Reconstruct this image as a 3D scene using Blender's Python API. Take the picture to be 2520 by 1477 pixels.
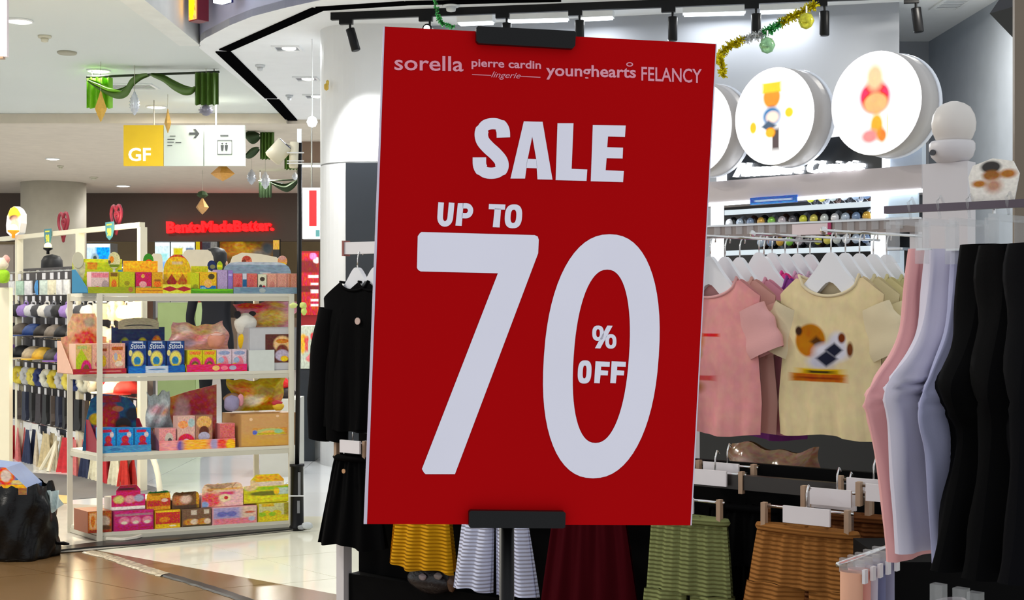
import bpy, math, random
from mathutils import Vector
random.seed(7)
for o in list(bpy.data.objects): bpy.data.objects.remove(o)
SC = bpy.context.scene
COL = SC.collection
# ---------------------------------------------------------------- camera
FPX, CX, CY, EYE = 3360.0, 1260.0, 738.5, 1.30
cam_d = bpy.data.cameras.new('camera'); cam_d.sensor_width = 36.0; cam_d.lens = 36.0*FPX/2520.0
cam_d.clip_end = 200
cam = bpy.data.objects.new('camera', cam_d); COL.objects.link(cam)
cam.location = (0, 0, EYE); cam.rotation_euler = (math.pi/2, 0, 0)
SC.camera = cam
# ---------------------------------------------------------------- world, exposure
world = bpy.data.worlds.new('mall_light'); SC.world = world; world.use_nodes = True
bg = world.node_tree.nodes['Background']; bg.inputs[0].default_value = (0.93, 0.97, 1.0, 1); bg.inputs[1].default_value = 0.76
SC.view_settings.view_transform = 'Standard'; SC.view_settings.look = 'None'
SC.view_settings.exposure = 0.0; SC.view_settings.gamma = 1.0; SC.view_settings.use_curve_mapping = False

# ---------------------------------------------------------------- helpers
def lin(c):
    out = []
    for v in c[:3]:
        v = v/255.0
        out.append(v/12.92 if v <= .04045 else ((v+.055)/1.055)**2.4)
    return (out[0], out[1], out[2], 1.0)
MATS = {}
def M(name, c, rough=.5, metal=0.0, emit=0.0, bump=0.0, bscale=60.0, var=.05, vscale=6.0, trans=0.0, alpha=1.0, wave=None, coat=0.0, spec=.5):
    if name in MATS: return MATS[name]
    m = bpy.data.materials.new(name); m.use_nodes = True; MATS[name] = m
    nt = m.node_tree; N = nt.nodes; L = nt.links; b = N['Principled BSDF']
    col = lin(c)
    b.inputs['Base Color'].default_value = col; b.inputs['Roughness'].default_value = rough
    b.inputs['Metallic'].default_value = metal; b.inputs['Coat Weight'].default_value = coat
    b.inputs['Transmission Weight'].default_value = trans; b.inputs['Alpha'].default_value = alpha
    b.inputs['Specular IOR Level'].default_value = spec
    tc = N.new('ShaderNodeTexCoord')
    if emit > 0:
        b.inputs['Emission Color'].default_value = col; b.inputs['Emission Strength'].default_value = emit
    if var > 0:
        n = N.new('ShaderNodeTexNoise'); n.inputs['Scale'].default_value = vscale; n.inputs['Detail'].default_value = 3
        L.new(tc.outputs['Object'], n.inputs['Vector'])
        mx = N.new('ShaderNodeMix'); mx.data_type = 'RGBA'
        mx.inputs[6].default_value = tuple(max(0, v*(1-var*2)) for v in col[:3])+(1,)
        mx.inputs[7].default_value = tuple(min(1, v*(1+var*2)) for v in col[:3])+(1,)
        L.new(n.outputs['Fac'], mx.inputs[0]); L.new(mx.outputs[2], b.inputs['Base Color'])
    h = None
    if bump > 0:
        n2 = N.new('ShaderNodeTexNoise'); n2.inputs['Scale'].default_value = bscale; n2.inputs['Detail'].default_value = 4
        L.new(tc.outputs['Object'], n2.inputs['Vector']); h = n2.outputs['Fac']
        bp = N.new('ShaderNodeBump'); bp.inputs['Strength'].default_value = bump; bp.inputs['Distance'].default_value = .01
        L.new(h, bp.inputs['Height']); L.new(bp.outputs['Normal'], b.inputs['Normal'])
    if wave:
        w = N.new('ShaderNodeTexWave'); w.bands_direction = 'Z'; w.inputs['Scale'].default_value = wave[0]
        w.inputs['Distortion'].default_value = wave[1]; w.inputs['Detail'].default_value = 1; w.inputs['Detail Scale'].default_value = .15
        L.new(tc.outputs['Object'], w.inputs['Vector'])
        bp = N.new('ShaderNodeBump'); bp.inputs['Strength'].default_value = wave[2]; bp.inputs['Distance'].default_value = .012
        L.new(w.outputs['Fac'], bp.inputs['Height']); L.new(bp.outputs['Normal'], b.inputs['Normal'])
    return m
def PM(name, base, shapes, rough=.4, emit=0.0, soft=.08, detail=.45):
    """flat printed card: colour patches laid out over the UV square of the printed face"""
    if name in MATS: return MATS[name]
    m = bpy.data.materials.new(name); m.use_nodes = True; MATS[name] = m
    nt = m.node_tree; N = nt.nodes; L = nt.links; b = N['Principled BSDF']; b.inputs['Roughness'].default_value = rough
    tc = N.new('ShaderNodeTexCoord'); rgb = N.new('ShaderNodeRGB'); rgb.outputs[0].default_value = lin(base); cur = rgb.outputs[0]
    for s in shapes:
        k, u, v, ru, rv, c = s[:6]; sf = s[6] if len(s) > 6 else soft
        a = N.new('ShaderNodeVectorMath'); a.operation = 'SUBTRACT'; a.inputs[1].default_value = (u, v, 0); L.new(tc.outputs['UV'], a.inputs[0])
        d = N.new('ShaderNodeVectorMath'); d.operation = 'DIVIDE'; d.inputs[1].default_value = (ru, rv, 1); L.new(a.outputs[0], d.inputs[0])
        if k == 'e':
            ln = N.new('ShaderNodeVectorMath'); ln.operation = 'LENGTH'; L.new(d.outputs[0], ln.inputs[0]); val = ln.outputs['Value']
        else:
            ab = N.new('ShaderNodeVectorMath'); ab.operation = 'ABSOLUTE'; L.new(d.outputs[0], ab.inputs[0])
            sp = N.new('ShaderNodeSeparateXYZ'); L.new(ab.outputs[0], sp.inputs[0])
            mm = N.new('ShaderNodeMath'); mm.operation = 'MAXIMUM' if k == 'r' else 'ADD'
            L.new(sp.outputs[0], mm.inputs[0]); L.new(sp.outputs[1], mm.inputs[1]); val = mm.outputs[0]
        mr = N.new('ShaderNodeMapRange'); mr.inputs[1].default_value = 1+sf; mr.inputs[2].default_value = 1-sf
        mr.inputs[3].default_value = 0; mr.inputs[4].default_value = 1; L.new(val, mr.inputs[0])
        mx = N.new('ShaderNodeMix'); mx.data_type = 'RGBA'; L.new(mr.outputs[0], mx.inputs[0]); L.new(cur, mx.inputs[6]); mx.inputs[7].default_value = lin(c); cur = mx.outputs[2]
    if detail > 0:
        n = N.new('ShaderNodeTexNoise'); n.inputs['Scale'].default_value = 13; n.inputs['Detail'].default_value = 2; L.new(tc.outputs['UV'], n.inputs['Vector'])
        hs = N.new('ShaderNodeHueSaturation'); sp = N.new('ShaderNodeSeparateColor'); L.new(n.outputs['Color'], sp.inputs[0])
        for k, lo, hi in ((0, .5-.10*detail, .5+.10*detail), (1, 1.22-.3*detail, 1.22+.3*detail), (2, 1.06-.55*detail, 1.06+.55*detail)):
            mr = N.new('ShaderNodeMapRange'); mr.inputs[1].default_value = .25; mr.inputs[2].default_value = .75; mr.inputs[3].default_value = lo; mr.inputs[4].default_value = hi
            L.new(sp.outputs[k], mr.inputs[0]); L.new(mr.outputs[0], hs.inputs[k])
        L.new(cur, hs.inputs['Color']); cur = hs.outputs[0]
    L.new(cur, b.inputs['Base Color'])
    if emit > 0:
        L.new(cur, b.inputs['Emission Color']); b.inputs['Emission Strength'].default_value = emit
    return m
class MB:
    def __init__(s): s.v = []; s.f = []; s.u = []; s.m = []
    def add(s, vs, fs, uvs=None, m=0):
        o = len(s.v); s.v += [tuple(p) for p in vs]
        for i, f in enumerate(fs):
            s.f.append([o+k for k in f]); s.m.append(m)
            s.u.append(uvs[i] if uvs and uvs[i] else [(-9, -9)]*len(f))
        return s
    def box(s, x0, x1, y0, y1, z0, z1, m=0, mf=None, sk=0.0):
        d = -sk*(y1-y0)
        vs = [(x0,y0,z0),(x1,y0,z0),(x1,y0,z1),(x0,y0,z1),(x0+d,y1,z0),(x1+d,y1,z0),(x1+d,y1,z1),(x0+d,y1,z1)]
        s.add(vs, [(0,1,2,3)], [[(0,0),(1,0),(1,1),(0,1)]], m if mf is None else mf)
        s.add(vs, [(5,4,7,6),(4,0,3,7),(1,5,6,2),(3,2,6,7),(4,5,1,0)], None, m); return s
    def quad(s, ps, m=0): return s.add(ps, [tuple(range(len(ps)))], [[(0,0),(1,0),(1,1),(0,1)] if len(ps) == 4 else None], m)
    def prism(s, poly, y0, y1, m=0, mf=None):
        """poly of (x,z), extruded from y0 (front) to y1"""
        n = len(poly); xs = [p[0] for p in poly]; zs = [p[1] for p in poly]
        w = (max(xs)-min(xs)) or 1; h = (max(zs)-min(zs)) or 1
        uv = [((p[0]-min(xs))/w, (p[1]-min(zs))/h) for p in poly]
        vs = [(p[0], y0, p[1]) for p in poly]+[(p[0], y1, p[1]) for p in poly]
        s.add(vs, [tuple(range(n))], [uv], m if mf is None else mf)
        s.add(vs, [tuple(range(2*n-1, n-1, -1))]+[(i, n+i, n+(i+1) % n, (i+1) % n) for i in range(n)], None, m); return s
    def slab(s, poly, z0, z1, m=0):
        n = len(poly); vs = [(p[0], p[1], z0) for p in poly]+[(p[0], p[1], z1) for p in poly]
        s.add(vs, [tuple(range(n-1, -1, -1)), tuple(range(n, 2*n))]+[(i, (i+1) % n, n+(i+1) % n, n+i) for i in range(n)], None, m); return s
    def tube(s, pts, r, n=8, m=0, closed=False, flat=1.0):
        P = [Vector(p) for p in pts]; k = len(P); rr = r if isinstance(r, (list, tuple)) else [r]*k
        up = Vector((0, 0, 1)); vs = []; prev = None
        for i in range(k):
            if closed: t = P[(i+1) % k]-P[i-1]
            else: t = P[min(i+1, k-1)]-P[max(i-1, 0)]
            t.normalize()
            if prev is None:
                a = up if abs(t.z) < .9 else Vector((1, 0, 0)); x = t.cross(a).normalized()
            else:
                x = prev-t*prev.dot(t); x.normalize()
            prev = x; y = t.cross(x)
            for j in range(n):
                a = 2*math.pi*j/n; vs.append(P[i]+x*math.cos(a)*rr[i]+y*math.sin(a)*rr[i]*flat)
        fs = []
        for i in range(k if closed else k-1):
            for j in range(n):
                i2 = (i+1) % k; fs.append((i*n+j, i*n+(j+1) % n, i2*n+(j+1) % n, i2*n+j))
        if not closed: fs += [tuple(range(n-1, -1, -1)), tuple((k-1)*n+j for j in range(n))]
        return s.add(vs, fs, None, m)
    def lathe(s, prof, n=16, c=(0, 0, 0), m=0, axis='z', mlist=None):
        vs = []; k = len(prof)
        for r, h in prof:
            for j in range(n):
                a = 2*math.pi*j/n; x, y = r*math.cos(a), r*math.sin(a)
                if axis == 'z': vs.append((c[0]+x, c[1]+y, c[2]+h))
                elif axis == 'y': vs.append((c[0]+x, c[1]+h, c[2]+y))
                else: vs.append((c[0]+h, c[1]+x, c[2]+y))
        for i in range(k-1):
            s.add([], [], None)
        o = len(s.v); s.v += vs
        for i in range(k-1):
            for j in range(n):
                s.f.append([o+i*n+j, o+i*n+(j+1) % n, o+(i+1)*n+(j+1) % n, o+(i+1)*n+j]); s.m.append(mlist[i] if mlist else m); s.u.append([(-9, -9)]*4)
        for i, rev in ((0, True), (k-1, False)):
            if prof[i][0] > 1e-5:
                ids = [o+i*n+j for j in range(n)]; uv = [(.5+.5*math.cos(2*math.pi*j/n), .5+.5*math.sin(2*math.pi*j/n)) for j in range(n)]
                if rev: ids.reverse(); uv.reverse()
                s.f.append(ids); s.m.append(mlist[0 if i == 0 else -1] if mlist else m); s.u.append(uv)
        return s
    def grid(s, fn, nu, nv, m=0):
        vs = [fn(i/nu, j/nv) for j in range(nv+1) for i in range(nu+1)]; fs = []; uv = []
        for j in range(nv):
            for i in range(nu):
                a = j*(nu+1)+i; fs.append((a, a+1, a+nu+2, a+nu+1))
                uv.append([(i/nu, 1-j/nv), ((i+1)/nu, 1-j/nv), ((i+1)/nu, 1-(j+1)/nv), (i/nu, 1-(j+1)/nv)])
        return s.add(vs, fs, uv, m)
    def mesh(s, name, mats, smooth=False):
        me = bpy.data.meshes.new(name); me.from_pydata(s.v, [], s.f)
        for m in (mats if isinstance(mats, (list, tuple)) else [mats]): me.materials.append(m)
        ul = me.uv_layers.new(name='print'); k = 0
        for i, p in enumerate(me.polygons):
            p.material_index = s.m[i]; p.use_smooth = smooth
            for q in s.u[i]:
                ul.data[k].uv = q; k += 1
        me.validate(); return me
    def build(s, name, mats, parent=None, smooth=False, loc=(0, 0, 0), rz=0.0):
        o = bpy.data.objects.new(name, s.mesh(name, mats, smooth)); COL.objects.link(o)
        o.location = loc; o.rotation_euler = (0, 0, rz)
        if parent is not None: o.parent = parent
        return o
def tag(o, label=None, cat=None, group=None, kind=None):
    if label: o['label'] = label
    if cat: o['category'] = cat
    if group: o['group'] = group
    if kind: o['kind'] = kind
    return o
def thing(name, label, cat, loc=(0, 0, 0), rz=0.0, group=None):
    o = bpy.data.objects.new(name, None); COL.objects.link(o); o.empty_display_size = .1
    o.location = loc; o.rotation_euler = (0, 0, rz); return tag(o, label, cat, group)
def inst(me, name, parent=None, loc=(0, 0, 0), rz=0.0):
    o = bpy.data.objects.new(name, me); COL.objects.link(o); o.location = loc; o.rotation_euler = (0, 0, rz)
    if parent is not None: o.parent = parent
    return o
def W(px, py, d): return Vector(((px-CX)/FPX*d, d, EYE-(py-CY)/FPX*d))
def onz(px, py, z):
    d = (EYE-z)*FPX/(py-CY); return W(px, py, d)
class Fr:
    """upright plane through (x0,y0) along angle rz; at(px,py,t) gives local (x along, y = t inward, z) seen at that pixel"""
    def __init__(s, x0, y0, ang): s.x0, s.y0, s.a = x0, y0, ang; s.c, s.s = math.cos(ang), math.sin(ang)
    def at(s, px, py=CY, t=0.0):
        k = (px-CX)/FPX; X0 = s.x0-s.s*t; Y0 = s.y0+s.c*t
        q = (k*Y0-X0)/(s.c-k*s.s); Y = Y0+q*s.s
        return (q, t, EYE-(py-CY)/FPX*Y)
    def w(s, q, t, z): return Vector((s.x0+s.c*q-s.s*t, s.y0+s.s*q+s.c*t, z))
    def wat(s, px, py=CY, t=0.0): return s.w(*s.at(px, py, t))
def text_mesh(txt, bold=0.0, res=3, shear=0.0, space=1.0):
    cu = bpy.data.curves.new('lettering', 'FONT'); cu.body = txt; cu.offset = bold; cu.resolution_u = res; cu.shear = shear; cu.space_character = space
    o = bpy.data.objects.new('lettering', cu); COL.objects.link(o)
    dg = bpy.context.evaluated_depsgraph_get(); dg.update()
    me = bpy.data.meshes.new_from_object(o.evaluated_get(dg)); bpy.data.objects.remove(o); bpy.data.curves.remove(cu)
    vs = [v.co.copy() for v in me.vertices]; fs = [tuple(p.vertices) for p in me.polygons]; bpy.data.meshes.remove(me)
    xs = [v.x for v in vs]; ys = [v.y for v in vs]; x0, y0 = min(xs), min(ys); w, h = max(xs)-x0, max(ys)-y0
    return [((v.x-x0)/w, (v.y-y0)/h) for v in vs], fs
def text_into(mb, txt, quad, y0, th=.001, m=0, **kw):
    """quad = local (x,z) of top-left, top-right, bottom-right, bottom-left"""
    vs, fs = text_mesh(txt, **kw); tl, tr, br, bl = quad; P = []
    for u, v in vs:
        x = (bl[0]*(1-u)+br[0]*u)*(1-v)+(tl[0]*(1-u)+tr[0]*u)*v; z = (bl[1]*(1-u)+br[1]*u)*(1-v)+(tl[1]*(1-u)+tr[1]*u)*v
        P.append((x, z))
    n = len(P); A = [(p[0], y0, p[1]) for p in P]; B = [(p[0], y0+th, p[1]) for p in P]
    ec = {}
    for f in fs:
        for i in range(len(f)):
            e = (f[i], f[(i+1) % len(f)]); ec[e] = 1
    side = [(b, a, n+a, n+b) for (a, b) in ec if (b, a) not in ec]
    mb.add(A+B, [tuple(f) for f in fs]+side, None, m); return mb
def stroke(mb, pts, w, fn, y, m=0):
    """flat brush stroke through pixel points (fn maps pixel to local x,z)"""
    k = len(pts); ww = w if isinstance(w, (list, tuple)) else [w]*k; A = []; B = []
    for i in range(k):
        a, b = pts[max(i-1, 0)], pts[min(i+1, k-1)]; dx, dy = b[0]-a[0], b[1]-a[1]; l = math.hypot(dx, dy) or 1
        nx, ny = -dy/l*ww[i]/2, dx/l*ww[i]/2; A.append((pts[i][0]+nx, pts[i][1]+ny)); B.append((pts[i][0]-nx, pts[i][1]-ny))
    q = [fn(*p) for p in A+B]; mb.add([(p[0], y, p[1]) for p in q], [(i, i+1, k+i+1, k+i) for i in range(k-1)], None, m)
def smoothpts(pts, n=5):
    out = []; k = len(pts)
    for i in range(k-1):
        p0, p1, p2, p3 = pts[max(i-1, 0)], pts[i], pts[i+1], pts[min(i+2, k-1)]
        for j in range(n):
            t = j/n
            out.append(tuple(.5*((2*p1[d])+(-p0[d]+p2[d])*t+(2*p0[d]-5*p1[d]+4*p2[d]-p3[d])*t*t+(-p0[d]+3*p1[d]-3*p2[d]+p3[d])*t**3) for d in range(len(p1))))
    out.append(tuple(pts[-1])); return out
def ringpoly(mb, c, ro, ri, fn, y, m=0, p=2.0, sh=0.0, n=40):
    def pt(r, a):
        ca, sa = math.cos(a), math.sin(a); x = r[0]*math.copysign(abs(ca)**(2/p), ca); yy = r[1]*math.copysign(abs(sa)**(2/p), sa)
        return fn(c[0]+x-sh*yy, c[1]+yy)
    O = [pt(ro, 2*math.pi*i/n) for i in range(n)]; I = [pt(ri, 2*math.pi*i/n) for i in range(n)]
    mb.add([(q[0], y, q[1]) for q in O+I], [(i, (i+1) % n, n+(i+1) % n, n+i) for i in range(n)], None, m)
def lamp(name, kind, loc, power, color=(1, 1, 1), size=.2, rot=(0, 0, 0), spot=None, parent=None, sizey=None):
    d = bpy.data.lights.new(name, kind); d.energy = power; d.color = color
    if kind == 'AREA':
        d.shape = 'RECTANGLE' if sizey else 'DISK'; d.size = size
        if sizey: d.size_y = sizey
    elif kind == 'SPOT':
        d.spot_size = spot; d.spot_blend = .8; d.shadow_soft_size = size
    else: d.shadow_soft_size = size
    o = bpy.data.objects.new(name, d); COL.objects.link(o); o.location = loc; o.rotation_euler = rot
    if parent is not None: o.parent = parent
    return o
WHITE = M('white_paint', (232, 234, 235), .5); CREAM = M('cream_paint', (226, 222, 205), .45); BLACK = M('black_plastic', (9, 9, 11), .4, spec=.25)
CHROME = M('chrome', (225, 225, 225), .15, 1.0, var=0); GLOW = M('lamp_glow', (255, 252, 244), .5, emit=9.0, var=0)
GLOWC = M('cool_glow', (240, 248, 255), .5, emit=4.0, var=0); WARM = M('warm_glow', (255, 214, 120), .5, emit=6.0, var=0)
# ================================================================= SETTING
def struct(o): o['kind'] = 'structure'; return o
def clip(poly, region):
    out = poly
    n = len(region)
    for i in range(n):
        a, b = region[i], region[(i+1) % n]; src = out; out = []
        if not src: return []
        def side(p): return (b[0]-a[0])*(p[1]-a[1])-(b[1]-a[1])*(p[0]-a[0])
        for j in range(len(src)):
            p, q = src[j], src[(j+1) % len(src)]; sp, sq = side(p), side(q)
            if sp >= 0: out.append(p)
            if (sp >= 0) != (sq >= 0):
                t = sp/(sp-sq); out.append((p[0]+(q[0]-p[0])*t, p[1]+(q[1]-p[1])*t))
    return out
def area(p): return abs(sum(p[i][0]*p[(i+1) % len(p)][1]-p[(i+1) % len(p)][0]*p[i][1] for i in range(len(p))))/2
ZC, ZM, ZF = 3.44, 3.50, 3.39          # canopy, mall ceiling, far ceiling
FLOORW = M('white_floor', (222, 225, 228), .10, var=.03, vscale=1.2)
TILE_C = M('cream_tile', (226, 224, 206), .09, var=.05, vscale=3.0); TILE_B = M('brown_tile', (112, 86, 56), .2, var=.08, vscale=2.0)
GROUT = M('grout', (176, 170, 152), .7)
floor = struct(MB().box(-14, 5, 1.5, 17, -.10, -.012).build('floor', GROUT))
struct(MB().box(-16, 6, 17, 32, -.10, 0).build('floor', FLOORW))
GA, GB, GO = (.6855, -.728), (.888, .46), (-1.262, 6.862)
def lay(regions, A, B, O, size, ir, jr, mat, g=.0025, mn=.004):
    for i in ir:
        for j in jr:
            def P(u, v): return (O[0]+(A[0]*u+B[0]*v)*size, O[1]+(A[1]*u+B[1]*v)*size)
            e = g/size; c = [P(i+e, j+e), P(i+1-e, j+e), P(i+1-e, j+1-e), P(i+e, j+1-e)]
            if (c[1][0]-c[0][0])*(c[2][1]-c[0][1])-(c[1][1]-c[0][1])*(c[2][0]-c[0][0]) < 0: c.reverse()
            for R in regions:
                q = clip(c, R)
                if len(q) > 2 and area(q) > mn: MB().slab(q, -.012, 0).build('tile', mat, floor)
BORD = [(-2.03, 6.992), (3.5, 2.75)]
lay([[(-2.3, 7.2), BORD[1], (3.5, 8.2), (-2.3, 8.2)], [(-5, 7.0), (-2.3, 7.2), (-2.3, 8.2), (-5, 8.2)]], GA, GB, GO, .66, range(-9, 12), range(-14, 9), TILE_C)
lay([[(-4.2, 2.6), (3.0, 2.6), (3.0, 3.13), (-2.3, 7.2), (-4.2, 7.0)]], (.80, -.60), GB, (-2.2, 6.5), .80, range(-6, 11), range(-9, 7), TILE_B)
lay([[(-7.5, 8.2), (3.6, 8.2), (3.6, 17), (-7.5, 17)]], (1, 0), (0, 1), (-7.6, 8.2), 1.0, range(0, 12), range(0, 9), FLOORW)
# walls
GREYW = M('grey_wall', (156, 160, 168), .6, var=.04, vscale=1.5)
def wall(name, a, b, z0, z1, th, mat):
    d = Vector((b[0]-a[0], b[1]-a[1])); ang = math.atan2(d.y, d.x)
    return struct(MB().box(0, d.length, 0, th, z0, z1).build(name, mat, loc=(a[0], a[1], 0), rz=ang))
wall('wall_back', (-1.0, 10.75), (2.78, 9.80), 0, ZC, .15, GREYW)
wall('wall_corner', (2.72, 11.3), (3.6, 11.3), 0, ZC, .15, GREYW)
wall('wall_return', (2.78, 9.95), (2.72, 11.3), 0, ZC, .05, GREYW)
wall('wall_right', (3.45, 11.4), (3.47, 7.5), 0, ZC, .15, M('right_wall', (172, 180, 190), .6))
BROWN = M('brown_wall', (74, 58, 48), .55, var=.06, vscale=.8)
struct(MB().box(-13, -3.0, 26.7, 26.9, 2.45, ZF).build('wall_far', BROWN))
struct(MB().box(-16, 2, 31.0, 31.2, 0, ZF).build('wall_shop', M('tan_wall', (196, 172, 132), .6)))
struct(MB().box(-13, -3, 26.7, 27.2, 0, .95).build('wall_counter', M('counter_front', (120, 100, 84), .5)))
# mall ceiling, canopy, far ceiling
CEIL = M('ceiling_paint', (214, 219, 216), .75, var=.02, vscale=.7); CANO = M('canopy_paint', (236, 238, 240), .7, var=.02)
struct(MB().box(-16, -2.64, 3, 16.2, ZM, ZM+.15).build('ceiling', CEIL))
struct(MB().box(-16, 6, 16.2, 32, ZF, ZF+.15).build('ceiling', M('ceiling_far', (214, 204, 190), .75)))
struct(MB().box(-16, -2.66, 16.1, 16.19, ZF-.005, ZM-.002).build('trim_1', M('ceiling_step', (206, 196, 180), .7)))
struct(MB().box(-2.80, -2.62, 3, 11.5, ZC, 4.9).build('trim_2', M('slab_edge', (222, 224, 220), .7)))
edge = []
for px, py in ((490, 118), (492, 104), (505, 94), (521, 86), (565, 63), (620, 41), (700, 20), (791, 0), (900, -13), (1050, -25), (1400, -43), (2000, -58), (2700, -65)):
    p = onz(px, py, ZC); edge.append((p.x, p.y))
back = [(edge[-1][0], 13.0), (-.5, 13.0), (-.5, 16.4), (-2.64, 16.4)]
struct(MB().slab(edge+back, ZC, ZC+.06).build('ceiling_canopy', CANO))
fas = MB()
n = len(edge)
fas.add([(p[0], p[1], ZC+.002) for p in edge]+[(p[0], p[1], 5.2) for p in edge], [(i, i+1, n+i+1, n+i) for i in range(n-1)])
fas.add([(p[0]+.05, p[1]+.25, ZC+.002) for p in edge]+[(p[0]+.05, p[1]+.25, 5.2) for p in edge], [(i, n+i, n+i+1, i+1) for i in range(n-1)])
struct(fas.build('wall_fascia', M('fascia', (184, 186, 212), .5), smooth=True))
# round column by the shop, with panel joint and dark panel
colm = M('column_paint', (222, 224, 226), .45, var=.02)
rc = []
for k in range(0, 13):
    a = math.pi-(-math.pi/2)*0+math.pi/2*k/12; rc.append((-1.17+.36*math.cos(a), 10.92+.36*math.sin(a)))
rc += [(-.62, 10.56), (-.62, 11.4), (-1.53, 11.4)]
column = struct(MB().slab(rc, 0, 2.36).build('wall_column', colm))
MB().slab(rc, 2.372, ZC).build('upper_cladding', colm, column)
MB().slab([(p[0]*.998-.002, p[1]+.004) for p in rc], 2.36, 2.372).build('joint', M('joint_grey', (150, 152, 154), .6), column)
MB().box(-1.285, -.60, 10.545, 10.56, .02, 2.36).build('dark_panel', M('dark_panel', (36, 41, 48), .3), column)
tag(column, 'pale rounded column with a dark panel behind the black jacket')
# far round column on the left
fc = MB(); fc.lathe([(.56, 0), (.56, ZF)], 32, (-8.19, 24.4, 0))
tag(struct(fc.build('wall_pillar', M('far_column', (196, 192, 178), .6), smooth=True)), 'pale far pillar beside the brown shop front')
# taupe pilaster at the right edge of the view
p0 = W(2497, 700, 3.7)
struct(MB().box(p0.x, p0.x+.25, 3.7, 3.715, 0, 3.3).build('trim_3', M('taupe_panel', (122, 108, 92), .5)))
# ---------------------------------------------------------------- ceiling fittings
slot = MB()
def strip(mb, a, b, z, w, h=.02):
    d = Vector((b[0]-a[0], b[1]-a[1])); d.normalize(); nx, ny = -d.y*w/2, d.x*w/2
    mb.slab([(a[0]-nx, a[1]-ny), (b[0]-nx, b[1]-ny), (b[0]+nx, b[1]+ny), (a[0]+nx, a[1]+ny)], z-h, z)
cp = [onz(px, py, ZC) for px, py in ((553, 122), (783, 20), (1000, 6), (1380, -3))]
cq = [onz(px, py, ZC) for px, py in ((549, 126), (667, 240), (672, 244), (733, 311))]
SLOT = M('slot_black', (8, 8, 9), .9, spec=.0)
slo = thing('ceiling_slot', 'black recessed slot running round the edge of the white canopy', 'air slot', (0, 0, 0))
for a, b in ((cp[0], cp[1]), (cp[1], cp[2]), (cp[2], cp[3])): m_ = MB(); strip(m_, a, b, ZC, .10, .012); m_.build('slot_segment', SLOT, slo)
for a, b in ((cq[0], cq[1]), (cq[2], cq[3])): m_ = MB(); strip(m_, a, b, ZC, .13, .012); m_.build('slot_segment', SLOT, slo)
def downlight(px, py, z, w, label, power, grp):
    p = onz(px, py, z); t = thing('downlight', label, 'ceiling light', (p.x, p.y, z), 0, grp)
    r = w/2; MB().lathe([(r*1.12, 0), (r*1.12, -.012), (r, -.016), (r*.96, -.004)], 24).build('rim', WHITE, t, True)
    MB().lathe([(r*.97, -.004), (r*.97, -.010), (r*.6, -.02)], 24).build('diffuser', GLOW, t)
    lamp('downlight_lamp', 'AREA', (0, 0, -.03), power, (1, .97, .9), w, parent=t)
DL = [(48, 50, ZM, .19, 'large round downlight in the top left corner of the ceiling'), (243, 173, ZM, .2, 'round downlight just above the bright green curtain'),
      (385, 262, ZM, .21, 'round downlight above the middle of the hanging direction sign'), (303, 457, ZF, .24, 'round downlight between far pillar and brown shop front'),
      (130, 390, ZF, .19, 'small round downlight left of the yellow sign panel'), (680, 450, ZF, .22, 'round downlight behind the black light pole near brown wall')]
for a in DL: downlight(a[0], a[1], a[2], a[3], a[4], 17, 'mall downlights')
downlight(-2, 330, ZM, .2, 'downlight cut by the left picture edge', 25, 'mall downlights')
def square_light(px, py, w, label):
    p = onz(px, py, ZC); t = thing('square_downlight', label, 'ceiling light', (p.x, p.y, ZC), 0, 'square canopy downlights'); h = w/2
    f = MB(); f.box(-h, h, -h, -h*.82, -.014, 0); f.box(-h, h, h*.82, h, -.014, 0); f.box(-h, -h*.82, -h*.82, h*.82, -.014, 0); f.box(h*.82, h, -h*.82, h*.82, -.014, 0); f.build('frame', WHITE, t)
    MB().box(-h*.82, h*.82, -h*.82, h*.82, -.004, 0).build('recess', M('recess_grey', (110, 120, 130), .3, .5), t)
    MB().lathe([(h*.5, -.005), (h*.45, -.012)], 20, (h*.12, 0, 0)).build('bulb', GLOW, t)
    lamp('downlight_lamp', 'AREA', (0, 0, -.03), 22, (.95, .98, 1), w*.7, parent=t)
square_light(707, 118, .24, 'square recessed light nearest the tip of the canopy'); square_light(754, 193, .24, 'middle square recessed light beside the column')
square_light(776, 236, .24, 'square recessed light farthest back, half behind the column')
def detector(px, py, z, w, label, prof='bowl', col=(200, 196, 176)):
    p = onz(px, py, z); m_ = M('detector_%d_%d_%d' % col, col, .5)
    t = thing('ceiling_detector', label, 'ceiling sensor', (p.x, p.y, z)); r = w/2
    MB().lathe([(r, 0), (r, -.012), (r*.9, -.02), (.001, -.022)], 20).build('plate', m_, t, True)
    if prof == 'bowl': MB().lathe([(r*.6, -.02), (r*.5, -.05), (.001, -.058)], 16).build('dome', m_, t, True)
detector(110, 88, ZM, .11, 'small beige smoke detector below the top left downlight'); detector(165, 128, ZM, .17, 'flat round speaker grille above the green curtain', 'flat', (168, 164, 146))
detector(231, 436, ZF, .14, 'far smoke detector on ceiling above the pillar'); detector(149, 408, ZF, .10, 'tiny sensor below the small far downlight'); detector(1110, 10, ZC, .13, 'round white ceiling fitting above the sale sign', 'bowl', (205, 208, 210))
detector(640, 160, ZC, .09, 'white sensor under canopy above the column', 'bowl', (205, 208, 210)); detector(712, 234, ZC, .08, 'small round white sensor near the canopy back', 'bowl', (196, 200, 204))
detector(2255, 108, ZC, .10, 'white dome camera in the far ceiling corner', 'bowl', (200, 206, 212)); detector(400, 282, ZM, .07, 'dark sprinkler head above the direction sign', 'bowl', (120, 112, 100))
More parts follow.
